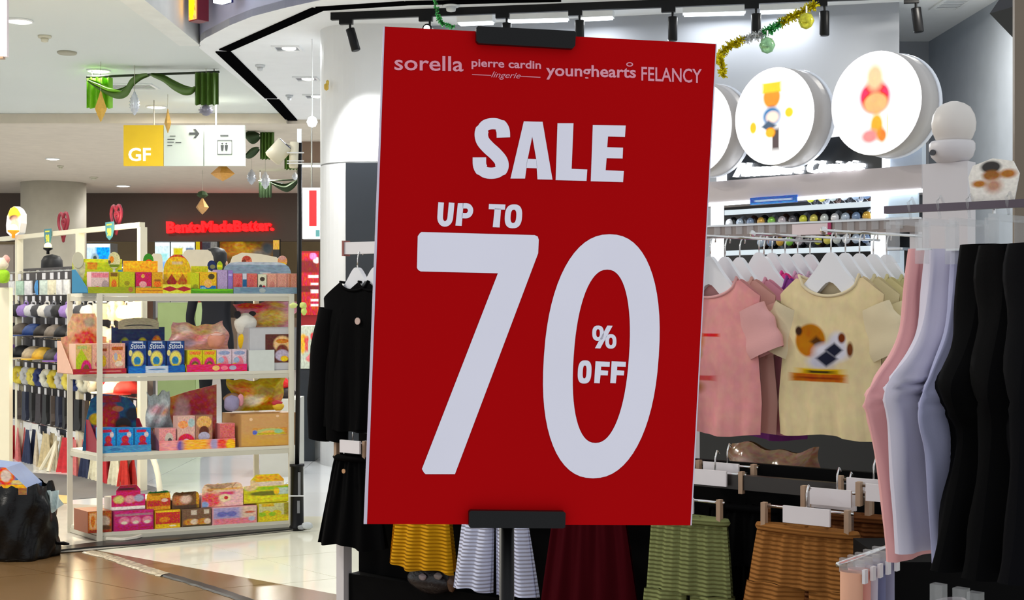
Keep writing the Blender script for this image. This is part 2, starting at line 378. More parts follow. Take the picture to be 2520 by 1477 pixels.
def grille(px0, py0, px1, py1, z, label, nsl, mat):
    a, b = onz(px0, py0, z), onz(px1, py1, z); x0, x1 = sorted((a.x, b.x)); y0, y1 = sorted((a.y, b.y))
    t = thing('air_grille', label, 'air vent', (x0, y0, z)); w, d = x1-x0, y1-y0
    f = MB(); f.box(0, w, 0, .03, -.012, 0); f.box(0, w, d-.03, d, -.012, 0); f.box(0, .03, .03, d-.03, -.012, 0); f.box(w-.03, w, .03, d-.03, -.012, 0); f.build('frame', WHITE, t)
    MB().box(.03, w-.03, .03, d-.03, -.003, 0).build('back', mat, t)
    for i in range(nsl): MB().box(.03, w-.03, .03+(d-.06)*(i+.35)/nsl, .03+(d-.06)*(i+.65)/nsl, -.01, -.004).build('slat', WHITE, t)
grille(262, 218, 372, 205, ZM, 'dark slotted air vent in the ceiling between the curtains', 4, M('vent_dark', (60, 60, 56), .6))
grille(2285, 22, 2400, -6, ZC, 'white slatted air vent in the ceiling at far right', 6, M('vent_grey', (130, 136, 150), .6))
# track with spotlights and linear lamps under the canopy
TA, TB = onz(815, 45, ZC-.04), onz(1850, 5, ZC-.04); td = (TB-TA); tang = math.atan2(td.y, td.x); TL = 5.1
tr = thing('lighting_track', 'long black lighting track under the white shop ceiling', 'track', (TA.x, TA.y, ZC-.055), tang)
MB().box(0, TL, -.018, .018, 0, .055).build('rail', BLACK, tr)
TF = Fr(TA.x, TA.y, tang)
spots = [(852, .30, 'leftmost black track spotlight, tilted towards the column', -.28), (1048, 0, 'black track spotlight seen end on above the sale sign', 9), (1237, 0, 'black track spotlight hanging left of the sign clip', 0.0),
         (1416, 0, 'black track spotlight hanging right of the sign clip', 0.0), (1645, 0, 'black track spotlight above the right part of the sign', 0.0), (1850, 0, 'black track spotlight above the white tinsel', 0.0),
         (2018, 0, 'black track spotlight at the gold end of the garland', 0.0), (2243, 0, 'black track spotlight right of the grey wall edge', -.12)]
for px, _, lab, tilt in spots:
    q = TF.at(px)[0]; pw = TF.w(q, 0, ZC-.055); t = thing('track_spotlight', lab, 'spotlight', (pw.x, pw.y, ZC-.055), tang, 'black track spotlights')
    MB().box(-.05, .05, -.02, .02, -.035, 0).build('adapter', BLACK, t)
    MB().tube([(.03, 0, -.035), (.03, 0, -.075)], .009).build('stem', BLACK, t)
    if tilt == 9:
        h = MB(); h.lathe([(.034, -.09), (.036, -.08), (.036, .07), (.03, .075)], 18, (.03, 0, -.105), axis='y'); h.build('lamp_head', BLACK, t, True)
        MB().lathe([(.024, -.092), (.001, -.091)], 16, (.03, 0, -.105), axis='y').build('lens', GLOWC, t)
    else:
        o = MB().lathe([(.001, 0), (.033, .0), (.034, -.006), (.034, -.165), (.03, -.17), (.001, -.168)], 18, (0, 0, 0)).build('lamp_head', BLACK, t, True, loc=(.03, 0, -.07)); o.rotation_euler = (0, tilt, 0)
# wall wash on the column from the tilted spotlight
q = TF.at(858)[0]; pw = TF.w(q, 0, ZC-.28)
sp = lamp('spotlight_lamp', 'SPOT', pw, 150, (1, .99, .97), .03, spot=1.5)
dv = Vector((-.85, 10.56, 1.55))-pw; sp.rotation_euler = dv.to_track_quat('-Z', 'Y').to_euler()
for px in (1237, 1645, 2018, 2243):
    q = TF.at(px)[0]; pw = TF.w(q, 0, ZC-.3); sp = lamp('spotlight_lamp', 'SPOT', pw, 170, (.95, .98, 1), .03, spot=1.4)
    dv = Vector((pw.x*.8+.2, pw.y-3.0, 0.9))-pw; sp.rotation_euler = dv.to_track_quat('-Z', 'Y').to_euler()
for i, (px0, px1, py) in enumerate(((1128, 1215, 40), (1245, 1400, 33), (1425, 1510, 28), (1680, 1835, 16), (1870, 1990, 10))):
    a, b = onz(px0, py+2, ZC), onz(px1, py-2, ZC); L_ = (b-a).length; an = math.atan2(b.y-a.y, b.x-a.x)
    t = thing('linear_lamp', ('first', 'second', 'third', 'fourth', 'fifth')[i]+' white strip light from the left behind the lighting track', 'strip light', (a.x, a.y, ZC), an, 'ceiling strip lights')
    MB().box(0, L_, -.05, .05, -.05, 0).build('housing', WHITE, t); MB().box(.01, L_-.01, -.04, .04, -.062, -.05).build('tube', GLOWC, t)
    lamp('strip_lamp', 'AREA', (L_/2, 0, -.07), 3.5, (.95, .98, 1), L_, parent=t, sizey=.08)
# unseen ceiling downlights; some added to brighten the shelf fronts and right wall
for x, y, z, p in ((-4.5, 6.0, ZM, 45), (-4.5, 8.6, ZM, 45), (-3.4, 7.4, ZM, 45), (-6.5, 12, ZM, 40), (-3.2, 15, ZM, 40), (-9, 14, ZM, 40), (-6, 20, ZF, 60), (-10, 21, ZF, 60), (-4, 22, ZF, 60), (-2.0, 19, ZF, 60), (-1.9, 13.5, ZC, 40), (2.9, 8.9, ZC, 40), (-3.0, 4.7, ZM, 70), (-4.2, 4.2, ZM, 50)):
    lamp('unseen_ceiling_lamp', 'AREA', (x, y, z-.03), p, (1, .95, .86), .35)
# ================================================================= SHELF UNIT OF TOY BOXES
SF = Fr(-2.208, 7.31, math.radians(23.43)); SK = .318; SLEN = 1.045; SDEP = .367
SHZ = [1.336, .903, .477, .052]
shp = M('shelf_paint', (214, 210, 194), .4, var=.03); shl = M('shelf_lip', (196, 192, 176), .4, var=.03)
SU = thing('shelf_unit', 'cream metal four tier shelf unit full of small toy boxes', 'shelf', (SF.x0, SF.y0, 0), SF.a)
def sh_poly(x0=0., x1=SLEN, y0=0., y1=SDEP): return [(x0-SK*y0, y0), (x1-SK*y0, y0), (x1-SK*y1, y1), (x0-SK*y1, y1)]
for z in SHZ:
    o = MB().slab(sh_poly(), z-.018, z).build('shelf_board', shp, SU)
    l = MB(); l.box(0, SLEN, -.006, .004, z-.042, z-.019); l.slab(sh_poly(-.006, .004), z-.042, z-.019); l.slab(sh_poly(SLEN-.004, SLEN+.006), z-.042, z-.019); l.build('lip', shl, o)
for x, y in ((0, 0), (SLEN, 0), (-SK*SDEP, SDEP), (SLEN-SK*SDEP, SDEP)):
    MB().box(x-.014, x+.014, y-.014, y+.014, 0, 1.335).build('post', shp, SU)
def spt(px, py, t): return SF.at(px, py, t)
def header_poly(shape, x0, x1, z0, z1):
    w, h = x1-x0, z1-z0; P = []
    if shape == 'rect': P = [(0, 0), (1, 0), (1, 1), (0, 1)]
    elif shape == 'arch': P = [(0, 0), (1, 0), (1, .55)]+[(.5+.5*math.cos(math.pi*k/14), .55+.45*math.sin(math.pi*k/14)) for k in range(1, 14)]+[(0, .55)]
    elif shape == 'round': P = [(0, 0), (1, 0), (1, .7), (.97, .85), (.9, .96), (.8, 1), (.2, 1), (.1, .96), (.03, .85), (0, .7)]
    elif shape == 'cloud':
        P = [(0, 0), (1, 0), (1, .5)]
        for cx, r in ((.86, .16), (.62, .16), (.38, .16), (.14, .16)):
            P += [(cx+r*.9*math.cos(a), .68+.32*math.sin(a)) for a in (.2, .9, 1.57, 2.2, 2.9)]
        P += [(0, .5)]
    elif shape == 'step': P = [(0, 0), (1, 0), (1, .6), (.86, .62), (.86, .8), (.74, 1), (.26, 1), (.14, .8), (.14, .62), (0, .6)]
    elif shape == 'tilt': P = [(0, 0), (1, 0), (1, 1), (.55, .90), (0, .74)]
    elif shape == 'swoosh': P = [(0, 0), (1, 0), (1, .55), (.97, .75), (.85, .9), (.6, .97), (.3, 1), (.15, .9), (.05, .5)]
    elif shape == 'oval': P = [(.5+.5*math.cos(2*math.pi*k/20), .5+.5*math.sin(2*math.pi*k/20)) for k in range(20)]
    return [(x0+w*u, z0+h*v) for u, v in P]
PCOL = [(236, 120, 130), (250, 214, 70), (120, 200, 90), (90, 160, 220), (245, 240, 230), (240, 140, 60), (180, 110, 200), (60, 70, 110), (250, 180, 190), (150, 90, 50)]
def prints(name, base, seed, n=6, pal=None, lo=.08, hi=.26):
    r = random.Random(seed); pal = pal or PCOL
    return PM(name, base, [(r.choice('eerd'), r.uniform(.12, .88), r.uniform(.12, .88), r.uniform(lo, hi), r.uniform(lo, hi)*.8, r.choice(pal), .25) for _ in range(n)])
def card_mat(c): return M('card_%d_%d_%d' % c, c, .45, var=.04, vscale=30)
def sbox(name, label, cat, lvl, px0, px1, ytop, t0, dt, side, front, group=None, z0=None, sk=SK, parts=None, ybot=None):
    """a carton on the shelf; front spans the two pixel columns"""
    a, b = spt(px0, ytop, t0), spt(px1, ytop, t0); zb = SHZ[lvl] if z0 is None else z0
    zt = (a[2]+b[2])/2
    w_ = SF.w(a[0], t0, zb); t = thing(name, label, cat, (w_.x, w_.y, zb), SF.a, group); W_ = b[0]-a[0]; H_ = max(zt-zb, .01)
    MB().box(0, W_, 0, dt, 0, H_, sk=sk).build('carton', [side], t)
    MB().box(W_*.02, W_*.98, -.0016, 0, H_*.02, H_*.98, 0).build('printed_front', [front], t)
    if parts: parts(t, W_, H_, dt)
    return t
def tray(label, lvl, px0, px1, ylip, lip, side, dep=.13, header=None, group='display trays on the shelf unit', t0=.012, hgt=None, z0=None):
    """open display tray: floor, lip, two sloped cheeks, upright header card behind"""
    a, b = spt(px0, ylip, t0), spt(px1, ylip, t0); zb = SHZ[lvl] if z0 is None else z0; hl = a[2]-zb; Wd = b[0]-a[0]
    w_ = SF.w(a[0], t0, zb); t = thing('display_tray', label, 'display tray', (w_.x, w_.y, zb), SF.a, group)
    MB().box(0, Wd, .003, dep, 0, .004, sk=SK).build('tray_floor', card_mat(side), t)
    MB().box(0, Wd, 0, .003, 0, hl).build('front_lip', [lip, lip], t)
    hh = hgt or .075
    for x, nm in ((0, 'cheek'), (Wd-.003, 'cheek')):
        m_ = MB(); pr = [(0, 0), (dep, 0), (dep, hh*1.1), (dep*.8, hh*1.1), (dep*.12, hl)]
        vs = [(x-SK*p[0], p[0]+.003, p[1]) for p in pr]+[(x+.003-SK*p[0], p[0]+.003, p[1]) for p in pr]; k = len(pr)
        m_.add(vs, [tuple(range(k-1, -1, -1)), tuple(range(k, 2*k))]+[(i, (i+1) % k, k+(i+1) % k, k+i) for i in range(k)]); m_.build(nm, card_mat(side), t)
    if header:
        hp0, hp1, hy, shape, hm = header[:5]; tt = t0+dep; c, d = spt(hp0, hy, tt), spt(hp1, hy, tt)
        o = MB().prism(header_poly(shape, c[0]-a[0], d[0]-a[0], 0, c[2]-zb), dep, dep+.004, 0, 1).build('header_card', [card_mat(header[5] if len(header) > 5 else (230, 224, 206)), hm], t)
    return t
def prods(lvl, spec, what, tray_txt, t0=.02, dt=.05, z0=None):
    for (px0, px1, yt, side, front, col) in spec:
        sbox('toy_box', '%s %s %s' % (col, what, tray_txt), 'toy box', lvl, px0, px1, yt, t0, dt, card_mat(side), front, 'small toy boxes', z0=(SHZ[lvl]+.004 if z0 is None else z0+.004))
def topper(label, px, py, rw, rh, lvl, t, mat, z0, back=(230, 224, 206), shape='oval'):
    a, b = spt(px-rw, py, t), spt(px+rw, py, t); zt = spt(px, py-rh, t)[2]; zb = spt(px, py+rh, t)[2]
    w_ = SF.w(a[0], t, z0); o = thing('card_topper', label, 'display card', (w_.x, w_.y, z0), SF.a, 'card toppers on the shelf unit')
    MB().prism(header_poly(shape, 0, b[0]-a[0], zb-z0, zt-z0), 0, .004, 0, 1).build('card', [card_mat(back), mat], o)
    MB().box((b[0]-a[0])*.4, (b[0]-a[0])*.6, .004, .008, 0, zt-z0-.01).build('strut', card_mat(back), o)
# ---- top tier
L_ = 0
tray('lime display tray with blue cheeks at the left end of the top shelf', L_, 217, 333, 706, PM('lip_lime', (150, 160, 20), [('e', .9, .6, .05, .4, (170, 120, 90))]), (38, 120, 160), .2,
     (178, 300, 637, 'rect', PM('hd_lime', (196, 204, 60), [('r', .5, .28, .6, .26, (190, 208, 20)), ('r', .40, .80, .10, .10, (226, 150, 60)), ('r', .62, .52, .34, .05, (240, 150, 70)), ('e', .14, .8, .12, .5, (214, 208, 170)), ('r', .5, .95, .6, .05, (230, 230, 110))])), t0=.005, hgt=.118)
prods(L_, [(224, 268, 669, (214, 180, 180), PM('pr_pw', (216, 192, 188), [('r', .5, .85, .5, .12, (224, 150, 160)), ('e', .35, .15, .22, .14, (232, 30, 90)), ('e', .8, .35, .2, .25, (170, 150, 150))]), 'pale pink'),
           (269, 292, 670, (200, 170, 40), PM('pr_y1', (206, 186, 50), [('e', .5, .4, .3, .25, (220, 130, 90)), ('r', .5, .9, .4, .1, (120, 90, 30))]), 'mustard'),
           (293, 332, 669, (170, 190, 20), PM('pr_li', (186, 190, 16), [('r', .5, .12, .5, .14, (70, 130, 20)), ('e', .5, .45, .18, .12, (150, 140, 20))]), 'lime green')], 'carton', 'in the lime display tray on the top shelf')
tray('orange display tray in the middle of the top shelf', L_, 334, 424, 708, PM('lip_or', (222, 158, 14), [('r', .5, .5, .35, .08, (170, 100, 10))]), (226, 170, 20), .13,
     (303, 388, 642, 'rect', PM('hd_or', (248, 178, 16), [('r', .3, .85, .2, .08, (252, 205, 90)), ('r', .5, .2, .5, .1, (235, 150, 30)), ('r', .35, .5, .2, .1, (250, 205, 110))])), t0=.005)
prods(L_, [(334, 373, 670, (170, 60, 90), PM('pr_ma', (196, 74, 104), [('r', .5, .14, .5, .16, (150, 160, 110)), ('e', .45, .4, .25, .16, (226, 170, 170)), ('e', .45, .82, .12, .1, (220, 180, 120))]), 'magenta'),
           (374, 401, 670, (200, 140, 20), PM('pr_og', (212, 158, 14), [('r', .5, .12, .5, .14, (60, 130, 30)), ('e', .5, .42, .35, .16, (230, 120, 60)), ('r', .5, .6, .3, .05, (150, 90, 20))]), 'orange')], 'carton', 'in the orange display tray on the top shelf')
topper('green round card topper above the orange tray', 365, 641, 13, 17, L_, .138, PM('tp_gr', (60, 140, 40), [('e', .55, .35, .35, .22, (220, 90, 50)), ('r', .5, .1, .5, .1, (230, 210, 30))]), SHZ[0])
t = tray('yellow arched standee box with red trim on the top shelf', L_, 401, 470, 700, PM('lip_yr', (216, 214, 110), [('d', .25, .5, .3, .3, (170, 30, 50)), ('d', .75, .5, .3, .3, (170, 30, 50))]), (220, 180, 40), .05,
     (402, 470, 626, 'arch', PM('hd_yr', (222, 180, 40), [('e', .5, .95, .46, .16, (205, 50, 40)), ('e', .5, .84, .36, .1, (238, 190, 60)), ('r', .5, .78, .2, .04, (216, 190, 150)), ('d', .3, .3, .2, .2, (160, 60, 50)), ('d', .7, .3, .2, .2, (180, 110, 70)), ('r', .5, .52, .5, .02, (250, 200, 40)), ('e', .3, .62, .2, .08, (226, 190, 90))])), t0=.002, hgt=.05)
tray('green edged tray at the centre right of the top shelf', L_, 470, 574, 711, PM('lip_gn', (80, 150, 30), [('e', .5, 1.2, .6, .7, (110, 190, 40))]), (90, 160, 40), .13, (470, 512, 655, 'rect', PM('hd_yl', (206, 204, 20), [('r', .5, .5, .5, .06, (180, 180, 10)), ('r', .5, .25, .5, .06, (190, 190, 10))])), t0=.004)
prods(L_, [(468, 490, 671, (190, 190, 20), PM('pr_l2', (196, 200, 24), [('r', .5, .1, .5, .12, (90, 140, 30)), ('e', .6, .3, .3, .12, (150, 150, 60))]), 'yellow green'),
           (491, 533, 670, (220, 170, 20), PM('pr_yb', (224, 176, 20), [('r', .5, .14, .5, .2, (40, 110, 180)), ('e', .5, .45, .25, .22, (236, 190, 130)), ('e', .7, .8, .2, .14, (70, 60, 30)), ('e', .2, .14, .2, .14, (150, 190, 220))]), 'yellow and blue'),
           (535, 560, 664, (150, 130, 170), PM('pr_li1', (176, 158, 190), [('r', .5, .05, .5, .08, (200, 180, 205))]), 'tall lilac')], 'carton', 'in the green edged tray on the top shelf')
prods(L_, [(561, 573, 665, (140, 120, 170), PM('pr_li2', (150, 130, 186), [('r', .5, .8, .4, .05, (190, 180, 220))]), 'narrow lilac')], 'carton', 'in the green edged tray on the top shelf')
topper('dark blue oval card topper above the yellow boxes', 521, 654, 11, 13, L_, .142, PM('tp_db', (38, 50, 92), [('e', .6, .4, .3, .2, (130, 130, 90))]), SHZ[0]); topper('small lime card topper beside the dark blue oval', 541, 655, 7, 12, L_, .142, PM('tp_lm', (170, 200, 20), [('r', .4, .5, .5, .12, (240, 230, 40))]), SHZ[0])
tray('grey blue display tray at the right end of the top shelf', L_, 575, 731, 707, PM('lip_gb', (128, 148, 162), [('r', .3, .6, .2, .3, (110, 134, 152)), ('e', .45, .5, .05, .4, (160, 170, 170))]), (120, 142, 158), .13,
     (549, 716, 644, 'round', PM('hd_gb', (146, 164, 178), [('r', .16, .45, .08, .12, (190, 186, 120)), ('r', .68, .3, .22, .05, (190, 140, 140)), ('r', .62, .62, .08, .06, (200, 208, 214)), ('r', .5, .96, .6, .05, (190, 200, 208))])), t0=.004)
prods(L_, [(574, 596, 673, (200, 110, 110), PM('pr_p1', (208, 118, 118), [('e', .6, .3, .3, .2, (190, 100, 100))]), 'leftmost coral'), (597, 607, 673, (190, 190, 200), PM('pr_wb', (200, 202, 210), [('r', .5, .5, .5, .2, (60, 100, 140))]), 'white and blue'),
           (608, 633, 673, (200, 120, 115), PM('pr_p2', (206, 124, 118), [('e', .4, .5, .2, .3, (196, 110, 110))]), 'second coral'), (635, 656, 675, (190, 190, 160), PM('pr_cw', (214, 214, 190), [('e', .5, .75, .3, .12, (60, 50, 40)), ('e', .7, .2, .25, .2, (190, 50, 60)), ('e', .3, .3, .2, .15, (50, 50, 50))]), 'cream'),
           (658, 681, 673, (210, 160, 145), PM('pr_p3', (214, 164, 148), [('e', .5, .4, .3, .2, (200, 140, 130))]), 'leftmost peach'), (682, 706, 673, (210, 160, 145), PM('pr_p4', (212, 160, 146), [('r', .5, .25, .3, .06, (170, 120, 110))]), 'middle peach'), (707, 730, 673, (200, 150, 135), PM('pr_p5', (206, 152, 136), [('r', .3, .5, .1, .5, (190, 130, 110))]), 'end peach')], 'carton', 'in the grey blue tray on the top shelf')
topper('pink round card topper over the grey blue header', 607, 643, 13, 14, L_, .139, PM('tp_pk', (216, 140, 120), [('e', .5, .75, .35, .2, (190, 100, 90)), ('r', .5, .25, .45, .12, (240, 190, 40)), ('e', .25, .5, .2, .15, (120, 70, 50))]), SHZ[0])
topper('peach round card topper at the far end of the grey blue header', 695, 643, 12, 14, L_, .139, PM('tp_pc', (224, 168, 130), [('e', .5, .2, .45, .2, (240, 190, 30)), ('e', .5, .8, .4, .2, (216, 170, 160))]), SHZ[0])
topper('greyish oval card topper at the left of the lime header', 192, 640, 14, 20, L_, .20, card_mat((206, 202, 176)), SHZ[0], (206, 202, 176)); topper('pale round card topper on the lime header', 281, 641, 15, 21, L_, .199, PM('tp_cr', (214, 208, 166), [('e', .3, .55, .18, .2, (230, 150, 90)), ('r', .5, .18, .4, .08, (110, 130, 50)), ('e', .1, .4, .14, .1, (90, 80, 50))]), SHZ[0])
for i, (p0, p1, yt, shp_) in enumerate(((371, 401, 624, 'round'), (446, 527, 614, 'round'), (549, 703, 621, 'swoosh'))):
    a, b = spt(p0, yt, .30), spt(p1, yt, .30); w_ = SF.w(a[0], .30, SHZ[0])
    t = thing('display_tray', ('small cream back of a tray standing behind the green topper', 'rounded cream back of a tray behind the yellow arch', 'wide cream back of a tray behind the grey blue header')[i], 'display tray', (w_.x, w_.y, SHZ[0]), SF.a, 'trays facing the far side')
    MB().prism(header_poly(shp_, 0, b[0]-a[0], 0, a[2]-SHZ[0]), 0, .004).build('header_card', card_mat((226, 216, 194)), t); MB().box(0, b[0]-a[0], .004, .055, 0, .05).build('tray_body', card_mat((220, 212, 190)), t)
# ---- second tier
L_ = 1
cm = PM('hd_pe', (222, 176, 148), [('e', .55, .55, .26, .10, (190, 84, 76)), ('d', .62, .45, .3, .3, (204, 110, 96)), ('e', .62, .85, .12, .08, (170, 160, 140)), ('e', .3, .3, .25, .18, (232, 200, 176)), ('e', .2, .78, .14, .14, (232, 196, 160)), ('e', .6, .14, .18, .1, (150, 130, 110)), ('d', .5, .62, .2, .1, (214, 120, 110))], soft=.3)
tray('peach pink display tray at the left end of the second shelf', L_, 180, 311, 909, PM('lip_rd', (168, 44, 52), [('r', .6, .5, .3, .15, (200, 130, 130))]), (222, 176, 152), .2, (150, 262, 772, 'step', cm, (214, 170, 140)), t0=.006, hgt=.16)
prods(L_, [(186, 226, 847, (222, 180, 156), PM('pr_gw', (210, 180, 130), [('d', .35, .35, .5, .5, (170, 190, 10)), ('e', .66, .12, .35, .34, (206, 90, 130)), ('e', .66, .1, .2, .2, (120, 90, 60)), ('r', .4, .9, .3, .05, (170, 180, 120))]), 'peach and lime'),
           (227, 268, 846, (222, 176, 156), PM('pr_pb', (222, 176, 160), [('r', .6, .8, .3, .05, (170, 90, 60)), ('e', .7, .4, .15, .2, (226, 190, 90)), ('e', .35, .3, .2, .12, (196, 120, 120))]), 'rose'),
           (269, 308, 845, (222, 172, 156), PM('pr_pc', (220, 172, 156), [('r', .5, .84, .36, .06, (180, 100, 60)), ('e', .5, .5, .3, .16, (236, 190, 140)), ('e', .6, .3, .26, .1, (226, 210, 190)), ('e', .4, .55, .12, .14, (170, 170, 180))]), 'rosy peach')], 'carton', 'in the peach pink tray on the second shelf', dt=.08)
t = tray('navy display tray of three blue cartons on the second shelf', L_, 316, 455, 902, PM('lip_bl', (48, 98, 168), [('r', .5, .55, .2, .6, (196, 206, 220)), ('e', .5, .5, .16, .12, (110, 140, 180)), ('e', .1, .3, .2, .5, (70, 120, 190))]), (24, 46, 92), .14,
     (274, 405, 806, 'rect', PM('hd_nv', (36, 46, 78), [('e', .25, .2, .15, .55, (170, 176, 60)), ('e', .25, .1, .1, .35, (120, 140, 130)), ('e', .58, .3, .15, .45, (212, 190, 70)), ('e', .56, .1, .1, .35, (120, 150, 160)), ('e', .85, .4, .13, .4, (200, 130, 80)), ('e', .83, .2, .09, .35, (96, 130, 130))])), t0=.006)
topper('grey cream arched banner card over the navy header', 341, 796, 50, 14, L_, .145, PM('tp_ban', (186, 178, 152), [('e', .5, .25, .36, .14, (60, 60, 60)), ('e', .5, .15, .38, .16, (186, 178, 152))]), SHZ[1], (70, 70, 70), 'arch')
for i, (p0, p1) in enumerate(((316, 361), (363, 408), (410, 454))):
    fm = PM('pr_blue', (26, 58, 122), [('r', .5, .97, .3, .03, (190, 200, 215)), ('e', .5, .42, .34, .26, (226, 214, 130)), ('e', .48, .36, .2, .14, (80, 130, 170)), ('e', .45, .14, .16, .1, (236, 206, 40)), ('e', .1, .62, .1, .1, (220, 210, 150)), ('e', .9, .12, .16, .1, (50, 110, 180))], soft=.15)
    def addname(t, W_, H_, dt):
        m_ = MB(); text_into(m_, 'Stitch', [(W_*.14, H_*.90), (W_*.90, H_*.92), (W_*.92, H_*.76), (W_*.10, H_*.74)], -.0024, .0008, bold=.02); m_.build('lettering', M('print_silver', (206, 212, 222), .4), t)
    sbox('toy_box', ('left', 'middle', 'right')[i]+' one of three navy cartons with silver lettering on the second shelf', 'toy box', L_, p0, p1, 839, .02, .08, card_mat((26, 52, 110)), fm, 'small toy boxes', z0=SHZ[1]+.004, parts=addname)
tray('pink lipped display tray on the second shelf', L_, 460, 608, 898, PM('lip_pk', (214, 96, 124), [('e', .48, .5, .06, .35, (232, 196, 140)), ('e', .62, .5, .06, .3, (236, 150, 160)), ('e', .76, .5, .06, .3, (170, 170, 190))]), (214, 190, 40), .13, None, t0=.004)
prods(L_, [(462, 498, 862, (200, 190, 30), PM('pr_ar', (204, 190, 50), [('e', .5, .25, .42, .42, (214, 100, 140)), ('e', .5, .22, .28, .26, (110, 90, 60)), ('e', .5, .2, .2, .16, (230, 190, 60)), ('r', .5, .88, .4, .08, (226, 150, 110))]), 'first yellow'), (499, 532, 862, (200, 190, 30), MATS['pr_ar'], 'second yellow'),
           (533, 570, 860, (200, 180, 190), PM('pr_pa', (206, 190, 200), [('e', .5, .3, .3, .4, (222, 150, 160)), ('e', .15, .15, .2, .2, (220, 190, 40)), ('e', .5, .85, .4, .1, (150, 160, 190)), ('e', .3, .5, .2, .14, (160, 180, 200))]), 'first pale pink'), (571, 607, 860, (200, 180, 190), MATS['pr_pa'], 'second pale pink')], 'carton', 'in the pink lipped tray on the second shelf')
def fill_window(t, W_, H_, dt):
    MB().box(W_*.34, W_*.90, -.003, -.0016, H_*.18, H_*.84).build('window', [PM('win_br', (84, 44, 38), [('e', .62, .66, .32, .28, (222, 190, 150)), ('e', .62, .42, .22, .22, (110, 60, 50)), ('e', .62, .26, .26, .2, (180, 170, 190)), ('e', .7, .14, .14, .1, (226, 190, 30)), ('e', .62, .76, .24, .08, (196, 130, 80))], soft=.12)], t)
    MB().box(0, W_*.52, -.010, -.004, 0, H_*.48).build('flap', [card_mat((206, 212, 208))], t)
sbox('toy_box', 'pale grey window carton at the right end of the second shelf', 'toy box', L_, 612, 731, 806, .012, .12, card_mat((170, 168, 172)), card_mat((190, 190, 194)), 'large toy cartons', parts=fill_window)
# soft things standing behind on the second tier
def blob(name, label, cat, parts, lvl, group=None, fr=SF, z0=None):
    """parts: (part name, px, py, rpx, rpy, t, colour, rough)"""
    px, py, t0 = parts[0][1], parts[0][2], parts[0][5]; q = fr.at(px, py, t0); zb = SHZ[lvl] if z0 is None else z0
    w_ = fr.w(q[0], t0, zb); T = thing(name, label, cat, (w_.x, w_.y, zb), fr.a, group)
    for i, (nm, px, py, rx, ry, tt, c, ro) in enumerate(parts):
        a = fr.at(px, py, tt); e = fr.at(px+rx, py-ry, tt); rx_, rz_ = e[0]-a[0], e[2]-a[2]; ry_ = min(rx_, rz_)*.8; sd = random.uniform(0, 6)
        def fn(u, v, a=a, rx_=rx_, ry_=ry_, rz_=rz_, sd=sd):
            th, ph = 2*math.pi*u, math.pi*v; k = 1+.06*math.sin(3*th+sd)*math.sin(2*ph)+.05*math.sin(5*ph+sd)
            return (a[0]-q[0]+rx_*math.sin(ph)*math.cos(th)*k, a[1]-t0+ry_*math.sin(ph)*math.sin(th)*k, a[2]-zb+rz_*math.cos(ph)*k)
        MB().grid(fn, 18, 12).build(nm, M('soft_%d_%d_%d_%d' % (c+(int(ro*10),)), c, ro, bump=.25, bscale=90, var=.1, vscale=25), T, True)
    return T
blob('plush_toy', 'white and yellow plush toy with dark ears on the second shelf', 'plush toy', [('body', 606, 838, 21, 24, .10, (232, 190, 14), .9), ('hood', 604, 798, 27, 27, .10, (224, 222, 214), .9), ('ear', 584, 775, 9, 10, .10, (40, 38, 44), .9), ('ear', 621, 772, 9, 6, .10, (44, 40, 44), .9), ('face_patch', 609, 800, 10, 13, .075, (206, 170, 120), .9)], 1, z0=SHZ[1]+.05)
def bag(name, label, px0, px1, py0, py1, t, c1, c2, lvl, z0=None, rough=.25, alpha=1.0, fr=SF, seed=1, cat='plastic bag', group='soft bags among the toys'):
    a, b = fr.at(px0, py1, t), fr.at(px1, py0, t); zb = (SHZ[lvl] if z0 is None else z0); w_ = fr.w(a[0], t, zb); T = thing(name, label, cat, (w_.x, w_.y, zb), fr.a, group)
    Wd, H0, H1 = b[0]-a[0], a[2]-zb, b[2]-zb; r = random.Random(seed); ph = [r.uniform(0, 6) for _ in range(4)]
    def sheet(sgn):
        def fn(u, v):
            e = math.sin(math.pi*u)**.5*math.sin(math.pi*min(max(v, .02), .98))**.6; top = 1+.07*math.sin(6*u+ph[0])+.04*math.sin(17*u+ph[1])
            return (Wd*(.5+(u-.5)*(1-.12*math.sin(math.pi*v+ph[2])))+Wd*.03*math.sin(9*v+ph[3]), .045+sgn*.04*e*(1+.35*math.sin(11*u+5*v+ph[1])), H0+(H1-H0)*(1-v)*top)
        return fn
    nm = 'bag_%s_%d' % (name, seed); rr = random.Random(seed+40)
    m_ = PM(nm, c1, [('e', rr.uniform(.1, .9), rr.uniform(.1, .9), rr.uniform(.1, .28), rr.uniform(.08, .2), rr.choice(c2), .5) for _ in range(8)], rough=rough)
    g = MB(); g.grid(sheet(-1), 20, 14); g.grid(sheet(1), 20, 14); g.build('film', m_, T, True)
    return T
bag('toy_bag', 'pink bag of packets behind the pink lipped tray', 425, 560, 796, 862, .15, (206, 160, 160), [(222, 178, 150), (176, 160, 190), (224, 150, 150), (196, 190, 40), (240, 220, 210)], 1, seed=3, z0=SHZ[1])
blob('plush_toy', 'round pink plush toy in front of the pink bag', 'plush toy', [('body', 532, 838, 22, 21, .11, (222, 150, 126), .6), ('head_band', 533, 824, 14, 4, .085, (236, 190, 180), .5)], 1, z0=SHZ[1]+.03)
bag('toy_bag', 'mauve pink bag lying on the window carton', 588, 732, 744, 806, .10, (196, 140, 150), [(226, 120, 130), (232, 150, 150), (180, 130, 160), (214, 170, 150), (200, 80, 60), (222, 190, 120)], 1, seed=5, z0=SHZ[1]+.21)
